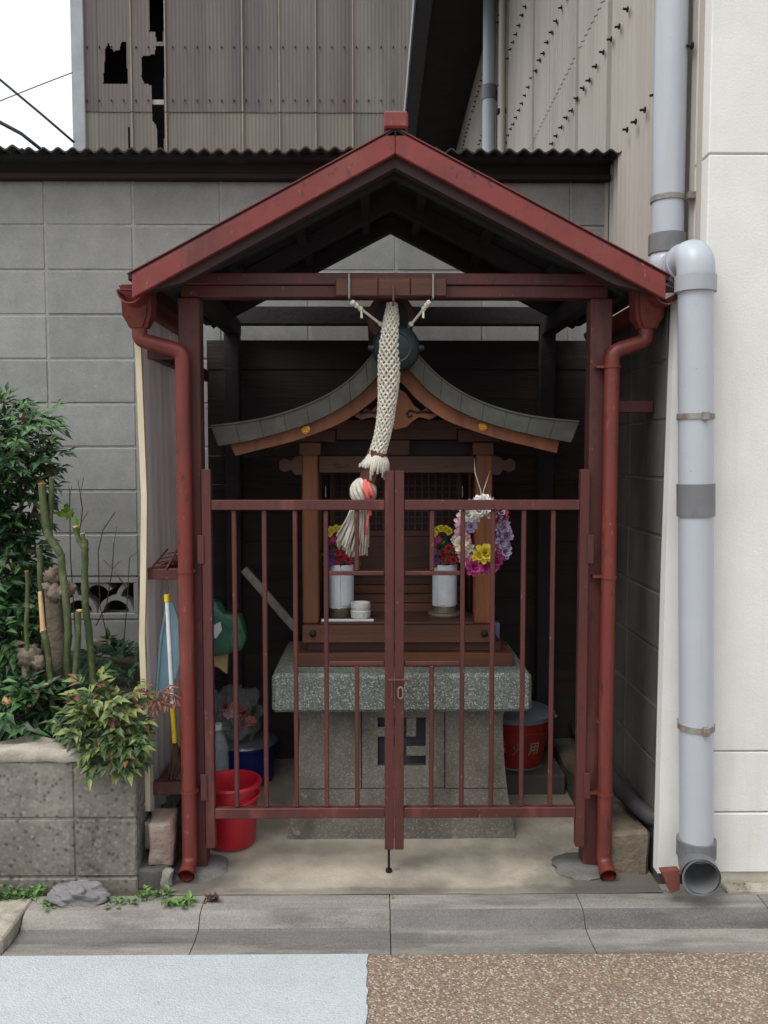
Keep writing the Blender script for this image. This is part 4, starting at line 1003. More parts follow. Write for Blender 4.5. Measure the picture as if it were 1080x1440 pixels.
# rope
Yr = 2.975
br = thing('bell_rope', W(490, 780, Yr), 'thick braided cotton bell rope with wooden grip and frayed tassel', 'rope')
rp_px = [(551,426),(551,437),(549,460),(547,490),(547,520),(546,545),(544,570),(541,595),(537,615),(532,632),(529,642)]
rr_px = [6, 10, 12.5, 15, 15.5, 15, 13.5, 12, 11.5, 11.5, 12]
pathv = resample(rp_px, 70); radv = []
for i in range(70):
    t = i/69*(len(rr_px)-1); j = min(int(t), len(rr_px)-2); radv.append((rr_px[j]*(1-(t-j)) + rr_px[j+1]*(t-j))/F*Yr)
PV = [W(p.x, p.y, Yr) for p in pathv]
bm = NB(); tube(bm, PV, [r*.82 for r in radv], 16); obj('rope_core', bm, M_ROPED, br, smooth='all')
bm = NB()
NS = 12
for dr_ in (1, -1):
    for k in range(NS):
        L_ = []
        for i in range(0, 210):
            f = i/209*69; j = min(int(f), 68); u = f-j
            p = PV[j].lerp(PV[j+1], u); r_ = radv[j]*(1-u)+radv[j+1]*u
            ang = 2*math.pi*k/NS + dr_*f*.165
            wv = .0022*math.cos(NS*(f*.165) + (0 if dr_ > 0 else math.pi)+k*math.pi)
            L_.append(p + Vector((math.cos(ang), math.sin(ang), 0))*(r_*.9 + wv))
        tube(bm, L_, .0040, 5)
obj('braid', bm, M_ROPE, br, smooth='all')
bm = NB()
c_ = W(529, 640, Yr)
for k in range(34):
    t = 2*math.pi*k/34; top = c_ + Vector((math.cos(t)*.024, math.sin(t)*.024, .004)); Lg = random.uniform(.055, .085)
    if math.cos(t) < -.3: Lg *= .6
    e = W(random.uniform(516, 541), 668, Yr) ; out = Vector((math.cos(t)*.048-.008, math.sin(t)*.04, -Lg))
    tube(bm, [top, c_+Vector((math.cos(t)*.036, math.sin(t)*.034, -.014)), c_+Vector((math.cos(t)*.045-.004, math.sin(t)*.04, -.03)), c_+out+rv(.004)], [.004, .0055, .0055, .0045], 5)
obj('fringe', bm, M_ROPE, br, smooth='all')
bm = NB(); tube(bm, [W(532, 636, Yr), W(519, 677, Yr)], .036, 6); obj('wooden_grip', bm, M_SWOOD, br)
bc = W(511, 692, Yr); bm = NB(); 
for k in range(12):
    t = 2*math.pi*k/12
    tube(bm, [bc+Vector((math.cos(t+q*.5)*.040*math.sin(q), math.sin(t+q*.5)*.036*math.sin(q), .042*math.cos(q)+.002)) for q in [.25+.22*i for i in range(12)]], .009, 6)
obj('knot_ball', bm, M_ROPE, br, smooth='all')
bm = NB()
for k in range(5):
    a_ = rv(.012); tube(bm, [bc+Vector((.004+a_.x, -.044, .035+a_.z)), bc+Vector((.008+a_.x*1.5, -.05, .012)), bc+Vector((.018+a_.x*2, -.046, -.02+a_.z))], [.006, .009, .006], 6)
tube(bm, [bc+Vector((.014, -.046, .0)), bc+Vector((.02, -.045, -.06)), W(517, 730, Yr-.04), W(515, 752, Yr-.035)], [.006, .005, .005, .006], 5)
tube(bm, [W(519, 700, Yr-.04), W(521, 725, Yr-.04)], [.006, .005], 5)
obj('coral_tie', bm, M_PINK, br, smooth='all')
bm = NB()
for k in range(110):
    a_ = random.uniform(0, 2*math.pi); q = math.sqrt(random.random()); sx, sy = math.cos(a_)*q, math.sin(a_)*q
    top = W(507+sx*9, 704, Yr+sy*.022); e = W(495+sx*23, random.uniform(764, 784)-8*sx*0-(10 if sx < -.4 else 0), Yr+sy*.05)
    m_ = top.lerp(e, .5)+rv(.004)+Vector((.004, 0, .0)); tube(bm, [top, m_, e], [.0035, .0042, .0038], 4)
obj('tassel', bm, M_ROPE, br, smooth='all')

# ------------------------------------------------------------------ flowers, vases, wreath, offerings
def flower(bm, c, r, n=8, layers=2, mi=0, axis=Vector((0, -1, .2)), petalw=.55):
    axis = axis.normalized(); s_, u_ = frame_at(axis)
    for l in range(layers):
        tilt = .25 + .5*l
        for k in range(n):
            t = 2*math.pi*(k+.5*l)/n + random.uniform(-.15, .15); d = (s_*math.cos(t)+u_*math.sin(t))*(1-.35*l) + axis*tilt
            petal(bm, c, d, axis, r*(1-.18*l)*random.uniform(.85, 1.1), r*petalw, mi, .12)
def vase(px0, px1, pyt, pyb, Y, split, label, name='flower_vase'):
    cx = W((px0+px1)/2, 825, Y).x; r = (W(px1, 825, Y).x-W(px0, 825, Y).x)/2; zt2 = W(565, pyt, Y).z; z0 = zA
    zb4 = W(565, pyb, Y-r).z
    v = thing(name, (cx, Y, z0), label, 'vase', 'flower vases on the altar')
    bm = NB()
    if split:
        lathe(bm, [(r*.9, z0+.0005), (r*.95, zb4+.004), (r*.8, zb4+.006)], (cx, Y, 0), 20)
    else:
        lathe(bm, [(r*1.3, z0+.0005), (r*1.36, z0+.008), (r*1.3, z0+.016), (r*1.0, z0+.018), (r*.9, zb4)], (cx, Y, 0), 24)
    obj('saucer', bm, M_SAUCER, v, smooth=True)
    bm = NB(); lathe(bm, [(r*.93, zb4), (r*.93, zt2-.01), (r*.85, zt2-.01)], (cx, Y, 0), 24); obj('vessel', bm, M_CERAM, v, smooth=True)
    segs = ((math.pi*1.02, math.pi*1.49, 0, -.004), (math.pi*1.51, math.pi*2.4, .012, .006)) if split else ((math.pi*.9, math.pi*1.37, .0, 0), (math.pi*1.375, math.pi*2.5, .003, 0))
    for (a0, a1, zo, ro) in segs:
        bm = NB(); n = 16; R2 = []
        for rr2 in (r*1.0+ro*.3, r*1.0+ro*.3-.0015):
            for z in (zb4+zo+.002, zt2):
                R2.append([bm.verts.new((cx+(rr2+random.uniform(-.0006, .0006))*math.cos(a0+(a1-a0)*k/n), Y+rr2*math.sin(a0+(a1-a0)*k/n), z+random.uniform(-.002, .002))) for k in range(n+1)])
        for p, q in ((R2[0], R2[1]), (R2[2], R2[3]), (R2[0], R2[2]), (R2[1], R2[3])):
            for k in range(n): bm.faces.new((p[k], p[k+1], q[k+1], q[k]))
        obj('paper_wrap', bm, M_PAPER, v, smooth=True)
    return v, cx, zt2, r
Yv = 3.40
for (p0, p1, pb, sp, lb) in ((462, 497, 857, True, 'altar vase in split white paper with flowers, beside the white cup'), (608, 643, 854, False, 'altar vase in white paper on a round saucer, with flowers, near the wreath')):
    v, cx, z, r = vase(p0, p1, 793, pb, Yv, sp, lb)
    bm = NB()
    for k in range(70):
        p = Vector((cx, Yv, z-.02)) + Vector((random.gauss(0, .028), random.gauss(0, .02), abs(random.gauss(.05, .04)))); leaf(bm, p, rv()+Vector((0, -.3, .6)), Vector((0, -1, .3)), random.uniform(.025, .045), .012, random.choice((0, 0, 1)))
    for k in range(6): tube(bm, [(cx+random.uniform(-.02, .02), Yv, z-.03), (cx+random.uniform(-.05, .05), Yv-.01, z+random.uniform(.08, .15))], .0025, 5)
    obj('greenery', bm, M_LEAF[:2], v, kind='stuff')
    for col_, spots, rr2, n, ly in (('yellow', [(-.035,.145),(-.018,.152),(0,.150),(.012,.14),(-.045,.132)], .020, 10, 3), ('red', [(.0,.03),(.022,.045),(-.012,.05),(.03,.02),(.012,.066),(-.004,.018),(.034,.06)], .024, 9, 3),
                                 ('purple', [(-.04,.03),(-.048,.052),(-.036,.012)], .022, 8, 2), ('magenta', [(-.04,.095),(-.028,.105)], .018, 8, 2), ('white', [(.036,.105),(.048,.1),(.05,.115)], .022, 6, 2)):
        if col_ == 'white' and sp: continue
        for (dx_, dz_) in spots:
            bm = NB(); flower(bm, Vector((cx+dx_, Yv-.035+random.uniform(-.01, .01), z+dz_*.95)), rr2*.8, n, ly); obj('bloom', bm, PET[col_], v)
# wreath
Yw = 3.02
wc = W(678, 752, Yw)
wr = thing('flower_wreath', W(678, 810, Yw), 'oval wreath of artificial flowers hanging on strings behind the gate', 'wreath')
ax_, az_ = 31*Yw/F, 45*Yw/F
bm = NB(); tube(bm, [wc+Vector((ax_*math.cos(t), .012, az_*math.sin(t))) for t in [2*math.pi*k/40 for k in range(41)]], .014, 8, caps=False); obj('ring', bm, M_LEAF[0], wr, smooth=True)
bm = NB()
for k in range(120):
    t = 2*math.pi*k/120; rr2 = 1.22+.05*math.sin(k*2.3); p = wc+Vector((ax_*rr2*math.cos(t), .0, az_*(rr2-.06)*math.sin(t)))
    d = Vector((math.cos(t), random.uniform(-.8, .8), math.sin(t))); leaf(bm, p-Vector((d.x, 0, d.z))*.016, d, Vector((0, -1, 0)), .026, .018, 0)
obj('ruffle', bm, mat('clear_ruffle', (206,196,206), (186,174,188), 20, rough=.3, alpha=.55, bump=0), wr, kind='stuff')
def wcol(deg):
    if 60 <= deg < 150: return 'white'
    if 30 <= deg < 60: return 'red'
    if -25 <= deg < 30: return 'lilac'
    if -60 <= deg < -25: return 'magenta'
    if -125 <= deg < -60: return 'magenta'
    if 150 <= deg <= 180: return 'pink'
    return 'cream' if deg < -140 and deg > -160 else 'pink'
for k in range(54):
    deg = -180+k*360/54; t = rad(deg); q = random.choice((random.uniform(.68, .85), random.uniform(.9, 1.1)))
    c_ = wc + Vector((ax_*q*math.cos(t), -.022+random.uniform(-.008, .008), az_*q*math.sin(t)))
    bm = NB(); cc = wcol(deg)
    if random.random() < .12: cc = random.choice(('pink', 'white', 'lilac'))
    flower(bm, c_, random.uniform(.024, .031), 9 if cc in ('magenta', 'white') else 7, 3, axis=Vector((math.cos(t)*.5+random.uniform(-.3, .3), -1, math.sin(t)*.5+random.uniform(-.2, .3))), petalw=.5)
    obj('bloom', bm, PET[cc], wr)
for (px, py, cc, r_) in ((682, 778, 'yellow', .038), (673, 782, 'yellow', .026), (662, 740, 'lilac', .026), (666, 797, 'magenta', .036), (657, 722, 'white', .034), (672, 716, 'white', .034), (648, 765, 'cream', .03)):
    bm = NB(); flower(bm, W(px, py, Yw-.04), r_, 9, 3, axis=Vector((random.uniform(-.2, .2), -1, .15))); obj('bloom', bm, PET[cc], wr)
for pts_ in ([(667,645),(668,665),(676,690),(678,706)], [(689,662),(680,690),(677,706)]):
    bm = NB(); tube(bm, [W(x, y, Yw + (.235 if i == 0 else .0)) for i, (x, y) in enumerate(pts_)], .0013, 5); obj('string', bm, M_ROPE, wr)
# offerings
p = W(507, 858, 3.36); bm = NB(); lathe(bm, [(.026, zA+.0005), (.038, zA+.004), (.040, zA+.03), (.036, zA+.031), (.036, zA+.036), (.039, zA+.040), (.039, zA+.062), (.036, zA+.062), (.033, zA+.05), (0, zA+.048)], (p.x, 3.35, 0), 24)
tag(obj('white_cup', bm, M_CERAM, smooth=True), 'small stacked white ceramic cup on the altar board', 'cup')
bm = NB(); a, b = W(452, 875, 3.27).x, W(526, 875, 3.27).x; box(bm, a, b, 3.262, 3.282, zA+.0005, zA+.010, .003)
tag(obj('white_stick', bm, M_PAPER), 'flat white stick lying on the front edge of the altar board', 'stick')
bm = NB(); a, b, c, d = rect(694, 708, 883, 903, 3.30); zpl = W(565, 904, 3.24).z
box(bm, a, b, 3.40, 3.44, zs1+.0005, d, .002); 
tag(obj('lavender_box', bm, M_LAV), 'small lavender box standing at the side of the shrine floor', 'box')

# ------------------------------------------------------------------ buckets and other things inside
c_ = W(326, 1150, 3.14); zf = fz(c_.x, 3.14)+.003
rb_ = thing('plastic_bucket', (c_.x, 3.14, zf), 'bright red plastic bucket on the concrete floor behind the gate', 'bucket')
bm = NB(); lathe(bm, [(0, zf), (.082, zf), (.087, zf+.006), (.100, zf+.215), (.112, zf+.220), (.114, zf+.228), (.110, zf+.236), (.101, zf+.236), (.097, zf+.215), (.083, zf+.012), (0, zf+.01)], (c_.x, 3.14, 0), 40); obj('body', bm, M_REDPL, rb_, smooth=True)
bm = NB(); lathe(bm, [(.0995, zf+.178), (.104, zf+.180), (.104, zf+.186), (.100, zf+.188)], (c_.x, 3.14, 0), 40)
big = [f for f in bm.faces if len(f.verts) > 6]; bmesh.ops.delete(bm, geom=big, context='FACES'); obj('rib', bm, M_REDPL, rb_, smooth=True)
bm = NB(); tube(bm, [(c_.x+.114*math.cos(t), 3.14+.118*math.sin(t), zf+.205-.03*abs(math.sin(t))) for t in [math.pi+math.pi*k/24 for k in range(25)]], .0045, 6); obj('handle', bm, M_REDPL, rb_, smooth=True)
c_ = W(346, 1090, 3.70); zf = fz(c_.x, 3.7)+.003; Yt = 3.70
tb = thing('blue_tub', (c_.x, Yt, zf), 'dark blue tub with a steel lid behind the red bucket', 'tub')
bm = NB(); lathe(bm, [(0, zf), (.118, zf), (.135, zf+.15), (.142, zf+.155), (.142, zf+.165), (.13, zf+.165)], (c_.x, Yt, 0), 32); obj('body', bm, M_BLUE, tb, smooth=True)
bm = NB(); lathe(bm, [(.140, zf+.166), (.132, zf+.176), (.07, zf+.19), (0, zf+.193)], (c_.x, Yt, 0), 32); obj('lid', bm, M_LID, tb, smooth=True)
ztub = zf+.19
fb = thing('flower_bag', (c_.x-.04, Yt-.02, ztub), 'crumpled clear bag of red and orange flowers resting on the blue tub', 'bag')
bc_ = W(326, 1022, 3.66)
bm = NB(); blob(bm, (bc_.x, 3.67, ztub+.105), (.13, .10, .105), .45, 2.4, 4); obj('wrapper', bm, M_BAGC, fb, smooth='all')
for k in range(16):
    bm = NB(); flower(bm, Vector((bc_.x+random.uniform(-.08, .1), 3.62+random.uniform(-.03, .04), ztub+random.uniform(.04, .15))), .026, 8, 3); obj('bloom', bm, PET[random.choice(('red', 'orange', 'red', 'pink'))], fb)
bm = NB()
for k in range(40): leaf(bm, Vector((bc_.x+random.uniform(-.08, .1), 3.64, ztub+random.uniform(.03, .16))), rv(), Vector((0, -1, .2)), .05, .02, random.choice((0, 1)))
obj('greenery', bm, M_LEAF[:2], fb, kind='stuff')
c_ = W(307, 1060, 3.42); zf = fz(c_.x, 3.42)+.003
bt_ = thing('plastic_bottle', (c_.x, 3.42, zf), 'clear plastic bottle with white cap standing behind the red bucket', 'bottle')
bm = NB(); lathe(bm, [(0, zf), (.04, zf), (.043, zf+.02), (.043, zf+.2), (.04, zf+.22), (.043, zf+.24), (.03, zf+.29), (.014, zf+.315), (.014, zf+.33), (0, zf+.33)], (c_.x, 3.42, 0), 20); obj('body', bm, M_PET, bt_, smooth=True)
bm = NB(); lathe(bm, [(.017, zf+.322), (.017, zf+.345), (0, zf+.345)], (c_.x, 3.42, 0), 16); obj('cap', bm, M_WHITEP, bt_, smooth=True)
# bags hung on the side rail
g_ = thing('green_bag', W(318, 925, 3.42), 'green plastic bag with a tan paper bag hanging on the side rail', 'bag')
bm = NB(); pprism(bm, [(288,840),(303,846),(318,862),(336,868),(342,902),(336,918),(312,922),(290,920)], 3.40, 3.46)
bmesh.ops.triangulate(bm, faces=bm.faces[:]); bmesh.ops.subdivide_edges(bm, edges=bm.edges[:], cuts=3, use_grid_fill=True); rough_mesh(bm, .025, 9); obj('bag_body', bm, M_BAGG, g_, smooth='all')
bm = NB(); pprism(bm, [(299,880),(310,874),(312,886),(304,898),(299,896)], 3.376, 3.379); obj('bag_label', bm, M_PAPER, g_)
bm = NB(); pprism(bm, [(288,918),(320,916),(319,948),(306,938),(288,934)], 3.41, 3.44); obj('paper_bag', bm, M_BAGY, g_)
bm = NB(); tube(bm, [W(296, 846, 3.42), Vector((XS+.045, 3.42, W(228, 800, 2.975).z+.012))], .003, 6); obj('hanging_cord', bm, M_TWIG, g_)
# broom, pale blue dustpan
bro = thing('broom', W(248, 1090, 2.99), 'broom with white and yellow handle hanging behind the left downpipe', 'broom')
Yb_ = 2.985
def seg_tube(name, p0, p1, r, m, par): bm = NB(); tube(bm, [W(*p0, Yb_), W(*p1, Yb_)], r, 12); return obj(name, bm, m, par, smooth=True)
seg_tube('handle', (235,842), (243,992), .0085, M_WHITEP, bro); seg_tube('handle_end', (234.5,836), (235,846), .0105, M_YEL, bro); seg_tube('handle_sleeve', (242.7,990), (246,1044), .0095, M_YEL, bro)
bm = NB()
for k in range(46): a_ = rv(.004); tube(bm, [W(246, 1040, Yb_)+a_, W(random.uniform(238, 258), random.uniform(1078, 1096), Yb_)+Vector((0, random.uniform(-.015, .02), 0))], .0016, 4)
obj('bristles', bm, M_BRIST, bro, kind='stuff')
bm = NB(); tube(bm, [W(234.5, 838, Yb_), W(232, 826, Yb_), W(235, 814, Yb_), W(237, 826, Yb_), W(235, 838, Yb_)], .0012, 5, caps=False); obj('hanging_loop', bm, M_TWIG, bro)
dpn = thing('dustpan', W(222, 985, 3.06), 'pale blue plastic dustpan hanging behind the broom', 'dustpan')
bm = NB(); pprism(bm, [(236,845),(243,848),(250,872),(252,935),(246,955),(232,970),(222,978),(219,990),(219,955),(223,905),(231,868)], 3.05, 3.056)
for v in bm.verts: v.co.y += .9*(v.co.x-W(235, 900, 3.05).x)**2*4
obj('pan', bm, M_LBLUE, dpn)
bm = NB(); tube(bm, [W(236, 842, 3.045), W(226, 900, 3.045), W(219, 990, 3.045)], .005, 6); obj('rim', bm, M_LBLUE, dpn, smooth=True)
bm = NB(); blob(bm, W(246, 879, 3.10), (.012, .008, .018), .2); tag(obj('lime_clip', bm, M_GREENY, smooth='all'), 'lime green clip behind the white broom handle', 'clip')
bm = NB(); bar(bm, W(343, 800, 3.6), W(416, 884, 3.6), .02, .035, .003)
tag(obj('grey_pole', bm, M_GALV), 'grey flat pole leaning slantwise behind the gate toward the shrine', 'pole')
# fire bucket
c_ = W(727, 1040, 3.68); Yc_ = 3.68
bm = NB(); box(bm, .50, .80, 3.53, 3.83, .02, .118, .006); tag(obj('low_plinth', bm, M_DBLOCK), 'low dark concrete block under the fire bucket', 'block')
zf = .119
fk = thing('fire_bucket', (c_.x, Yc_, zf), 'red fire bucket with white characters and zinc cover right of the pedestal', 'bucket')
r0, r1, hh = .106, .150, .225
bm = NB(); lathe(bm, [(0, zf+.004), (r0, zf+.004), (r1-.004, zf+hh), (r1+.003, zf+hh+.004), (r1-.008, zf+hh+.006)], (c_.x, Yc_, 0), 40); obj('body', bm, M_FIRE, fk, smooth=True)
bm = NB(); tube(bm, [(c_.x+(r0+.002)*math.cos(t), Yc_+(r0+.002)*math.sin(t), zf+.005) for t in [2*math.pi*k/36 for k in range(37)]], .004, 6, caps=False); obj('foot_ring', bm, M_ZINC, fk, smooth=True)
zr_ = zf+hh*.74; rr_ = r0+(r1-r0)*.74+.001
bm = NB(); tube(bm, [(c_.x+rr_*math.cos(t), Yc_+rr_*math.sin(t), zr_) for t in [2*math.pi*k/36 for k in range(37)]], .003, 6, caps=False); obj('rib', bm, M_FIRE, fk, smooth=True)
bm = NB(); lathe(bm, [(r1+.006, zf+hh-.012), (r1+.009, zf+hh+.010), (r1-.02, zf+hh+.022), (.06, zf+hh+.034), (0, zf+hh+.036)], (c_.x, Yc_, 0), 32, jit=.02); obj('cover', bm, M_ZINC, fk, smooth=True)
bm = NB(); tube(bm, [(c_.x+(r1+.012)*math.cos(t), Yc_-.02+.05*math.sin(t)*-1, zf+hh-.01-.10*math.sin(t)*0) for t in [0, .1]], .008, 8); 
blob(bm, (c_.x+r1+.008, Yc_, zf+hh-.012), (.010, .012, .016), .1); obj('bail_ear', bm, M_ZINC, fk, smooth=True)
# painted characters, wrapped on the cone
CH = [('a', [[(.05,.95),(.05,.05)], [(.05,.93),(.3,.93),(.18,.65),(.3,.5),(.22,.32),(.1,.34)], [(.65,1.0),(.65,.82)], [(.38,.8),(.98,.8)], [(.6,.8),(.56,.4),(.36,.05)], [(.6,.55),(.88,.55),(.84,.15),(.7,.1)]]),
      ('b', [[(.5,.98),(.48,.6),(.32,.25),(.06,.02)], [(.5,.6),(.68,.28),(.95,.02)], [(.16,.7),(.24,.48)], [(.86,.74),(.72,.54)]]),
      ('c', [[(.2,.92),(.2,.4),(.06,.02)], [(.2,.92),(.86,.92),(.86,.08),(.74,.1)], [(.2,.65),(.86,.65)], [(.2,.38),(.86,.38)], [(.53,.92),(.53,.05)]])]
def cone(u, z, off): 
    t_ = (z-zf)/hh; rr2 = r0+(r1-r0)*t_+off; th = -math.pi/2 + u/.128; return Vector((c_.x+rr2*math.cos(th), Yc_+rr2*math.sin(th), z))
for i, (nm, strokes) in enumerate(CH):
    bm = NB()
    u0 = (-.122, -.044, .030)[i]; wd, hg, zb5 = .054, .056, zf+.072
    for stk in strokes:
        P_ = []
        for (a, b) in zip(stk, stk[1:]):
            for q in range(4): P_.append((a[0]+(b[0]-a[0])*q/4, a[1]+(b[1]-a[1])*q/4))
        P_.append(stk[-1])
        tube(bm, [cone(u0+x*wd, zb5+y*hg, .0004) for x, y in P_], [.0028]*(len(P_)-1)+[.0018], 6)
    obj('painted_character', bm, M_FIRETXT, fk)

# ------------------------------------------------------------------ planter, bricks, rock
Ypl = 2.83
pw = thing('planter_wall', (-1.2, Ypl, -.02), 'low porous concrete block planter wall left of the shelter', 'planter')
zt0 = W(100, 1072, Ypl).z; zj = W(100, 1152, Ypl).z; xr_ = W(192, 1150, Ypl).x; xj_ = W(105, 1150, Ypl).x
xx = [xr_, xj_] + [xj_-.4*k for k in range(1, 6)]
for (z0, z1) in ((zj+.003, zt0), (zj-.2, zj-.003), (-.06, zj-.206)):
    for a, b in zip(xx[1:], xx):
        bm = NB(); box(bm, a+.002, b-.002, Ypl+random.uniform(0, .003), Ypl+.11, z0, z1, .005); obj('block', bm, M_PBLOCK, pw)
bm = NB(); box(bm, xx[-1], xr_-.004, Ypl+.007, Ypl+.1, -.06, zt0-.004); obj('mortar_joints', bm, M_PBLOCK, pw)
# side run
for k in range(2):
    for (z0, z1) in ((zj+.003, zt0), (zj-.2, zj-.003)):
        bm = NB(); box(bm, xr_-.11, xr_-.003, Ypl+.113+.4*k, Ypl+.51+.4*k, z0, z1, .005); obj('block', bm, M_PBLOCK, pw)
bm = NB(); box(bm, -2.9, xr_-.002, Ypl-.006, Ypl+.13, zt0+.001, zt0+.045, .008)
bmesh.ops.subdivide_edges(bm, edges=[e for e in bm.edges if e.calc_length() > .3], cuts=60, use_grid_fill=True); bmesh.ops.subdivide_edges(bm, edges=[e for e in bm.edges if e.calc_length() > .05], cuts=2, use_grid_fill=True)
rough_mesh(bm, .014, 16); rough_mesh(bm, .006, 55); obj('mortar_cap', bm, M_PALE, pw, smooth='all')
ZS = zt0+.0
sheet('garden_soil', -3.0, xr_-.02, Ypl+.1, YB+.0, lambda x, y: ZS+.03+.07*(y-2.9), M_SOIL, 50, 24, amp=.04)
def rubble(c, dims, m, label, amt=.012, rz=0, name='brick_chunk', cat='brick', grp='rubble at the foot of the shelter'):
    bm = NB(); box(bm, -dims[0]/2, dims[0]/2, -dims[1]/2, dims[1]/2, 0, dims[2], .008)
    bmesh.ops.subdivide_edges(bm, edges=bm.edges[:], cuts=5, use_grid_fill=True); rough_mesh(bm, amt*.6, 11, c[0]*9); rough_mesh(bm, amt*.4, 45, c[0]*9)
    bmesh.ops.transform(bm, matrix=Matrix.Translation(c) @ Matrix.Rotation(rz, 4, 'Z'), verts=bm.verts)
    return tag(obj(name, bm, m, smooth=True), label, cat)
p = W(230, 1215, 2.90)
rubble((p.x-.005, 2.93, .055), (.085, .13, .155), M_BRICK, 'worn reddish brick standing on rubble beside the left downpipe', rz=.1)
p = W(212, 1195, 2.93); rubble((p.x-.005, 2.985, .075), (.05, .09, .10), M_PALE, 'pale broken concrete chunk behind the worn brick', name='concrete_chunk', cat='rubble')
p = W(222, 1228, 2.90); rubble((p.x-.01, 2.91, -.02), (.12, .14, .078), M_DBLOCK, 'dark mossy stone carrying the worn brick', name='stone_chunk', cat='rubble')
p = W(241, 1228, 2.88); rubble((p.x, 2.835, -.012), (.036, .03, .075), M_KERB, 'small upright grey stone against the mossy rubble', name='stone_chunk', cat='rubble')
# grey folded rock
p = W(108, 1266, 2.74); bm = NB(); blob(bm, (p.x, 2.75, .008), (.088, .05, .048), .5, 1.3, 5)
for v in bm.verts:
    q = v.co - Vector((p.x, 2.75, .016)); g = q.z + q.x*.45 + .012*noise.noise(v.co*14)
    ph = (g*34) % 1.0; k = -.010*max(0, 1-abs(ph-.5)*7); v.co += q.normalized()*k + noise.noise_vector(v.co*40)*.0015; v.co.z = max(v.co.z, -.02)
tag(obj('grey_rock', bm, M_ROCK, smooth='all'), 'weathered grey grooved rock lying in front of the planter wall', 'rock')

# ------------------------------------------------------------------ plants
def spray(bm, p, d, L, nl, ll, lw, mats, up=Vector((0, -.4, 1))):
    d = d.normalized(); 
    for i in range(nl):
        t = (i+1)/nl; q = p + d*L*t + Vector((0, 0, -.12*L*t*t)); s_ = d.cross(up).normalized()
        for sg in (-1, 1):
            dd_ = d*.7 + s_*sg*.8 + rv(.25); dd_.z -= .15
            leaf(bm, q, dd_, up+rv(.35), ll*random.uniform(.75, 1.2), lw*random.uniform(.8, 1.2), random.choices(range(len(mats)), mats)[0], .2)
    leaf(bm, p+d*L, d, up+rv(.3), ll, lw, random.choices(range(len(mats)), mats)[0], .2)
def shrub(name, label, ells, n, L, nl, ll, lw, mats, wts, base, grp=None, stems=6):
    t_ = thing(name, base, label, 'shrub', grp)
    bm = NB()
    tot = sum(e[3]*e[4] for e in ells)
    for (cx, cy, Y, rx, rz, ry, wt) in ells:
        c = W(cx, cy, Y); k = F/Y
        for i in range(int(n*rx*rz/tot)):
            while True:
                q = rv()
                if q.length < 1: break
            pos = c + Vector((q.x*rx/k, q.y*ry, q.z*rz/k))
            d = Vector((q.x*1.2, q.y*.8-.35, q.z*.7+.15)) + rv(.6)
            spray(bm, pos, d, L*random.uniform(.7, 1.2), nl, ll, lw, wt or wts)
    obj('foliage', bm, mats, t_, kind='stuff')
    for i in range(stems):
        e = random.choice(ells); c = W(e[0], e[1], e[2]); b_ = Vector(base)+Vector((random.uniform(-.08, .08), random.uniform(-.1, .1), 0))
        bm = NB(); tube(bm, [b_, b_.lerp(c, .5)+rv(.03), c+rv(.05)], [.008, .006, .003], 6); obj('stem', bm, M_TWIG, t_, smooth=True)
    return t_
b0 = W(10, 1000, 3.35); b0.z = ZS+.05
shrub('nandina_bush', 'tall dark nandina bush against the block wall at the planter end',
      [(4,592,3.35,58,38,.2,(1,4,6,0)), (10,645,3.35,50,42,.18,(4,4,1,1.5)), (8,700,3.38,52,60,.18,(6,3,.5,1.5)), (-30,640,3.4,60,110,.2,None), (-5,800,3.34,50,90,.16,(7,3,.3,.3)), (-40,800,3.3,60,120,.2,None), (46,655,3.4,30,22,.08,(5,4,1,.5))],
      640, .075, 4, .056, .020, M_LEAF, (6,3,1,1), b0, stems=8)
b1 = W(20, 1050, 3.1); b1.z = ZS+.04
shrub('leafy_undergrowth', 'mid green undergrowth behind the left planter cap', [(5,900,3.22,50,70,.15,None), (10,1000,3.05,70,42,.12,None), (75,985,3.15,45,40,.12,None), (165,935,3.6,45,24,.14,(8,1,0,0))],
      420, .06, 3, .055, .024, M_LEAF, (4,5,1,.3), b1, stems=4)
b2 = W(150, 1040, 2.93); b2.z = ZS+.04
shrub('variegated_nandina', 'low yellow-green nandina with reddish tips spilling over the planter corner', [(148,1008,2.90,46,30,.09,None), (165,1040,2.86,34,32,.06,None), (150,1066,2.81,26,18,.03,(4,3,1.5,4)), (118,1018,2.90,28,24,.07,None), (192,1035,2.86,14,32,.05,None), (165,982,2.93,30,14,.07,(2,6,2,0)), (130,968,2.95,20,12,.05,(2,2,1.5,1))],
      150, .042, 3, .047, .020, M_LEAFY, (6,2.6,.35,6), b2, stems=7)
bm = NB()
for k in range(14): spray(bm, W(random.uniform(206, 240), random.uniform(965, 985), 2.92), Vector((random.uniform(-.3, 1), -.3, random.uniform(-.5, .3))), .035, 2, .035, .010, (0, 0, 1, 0))
o = obj('red_leaf_twig', bm, M_LEAFY); tag(o, 'reddish leafy twig poking past the cream edge strip', 'twig')

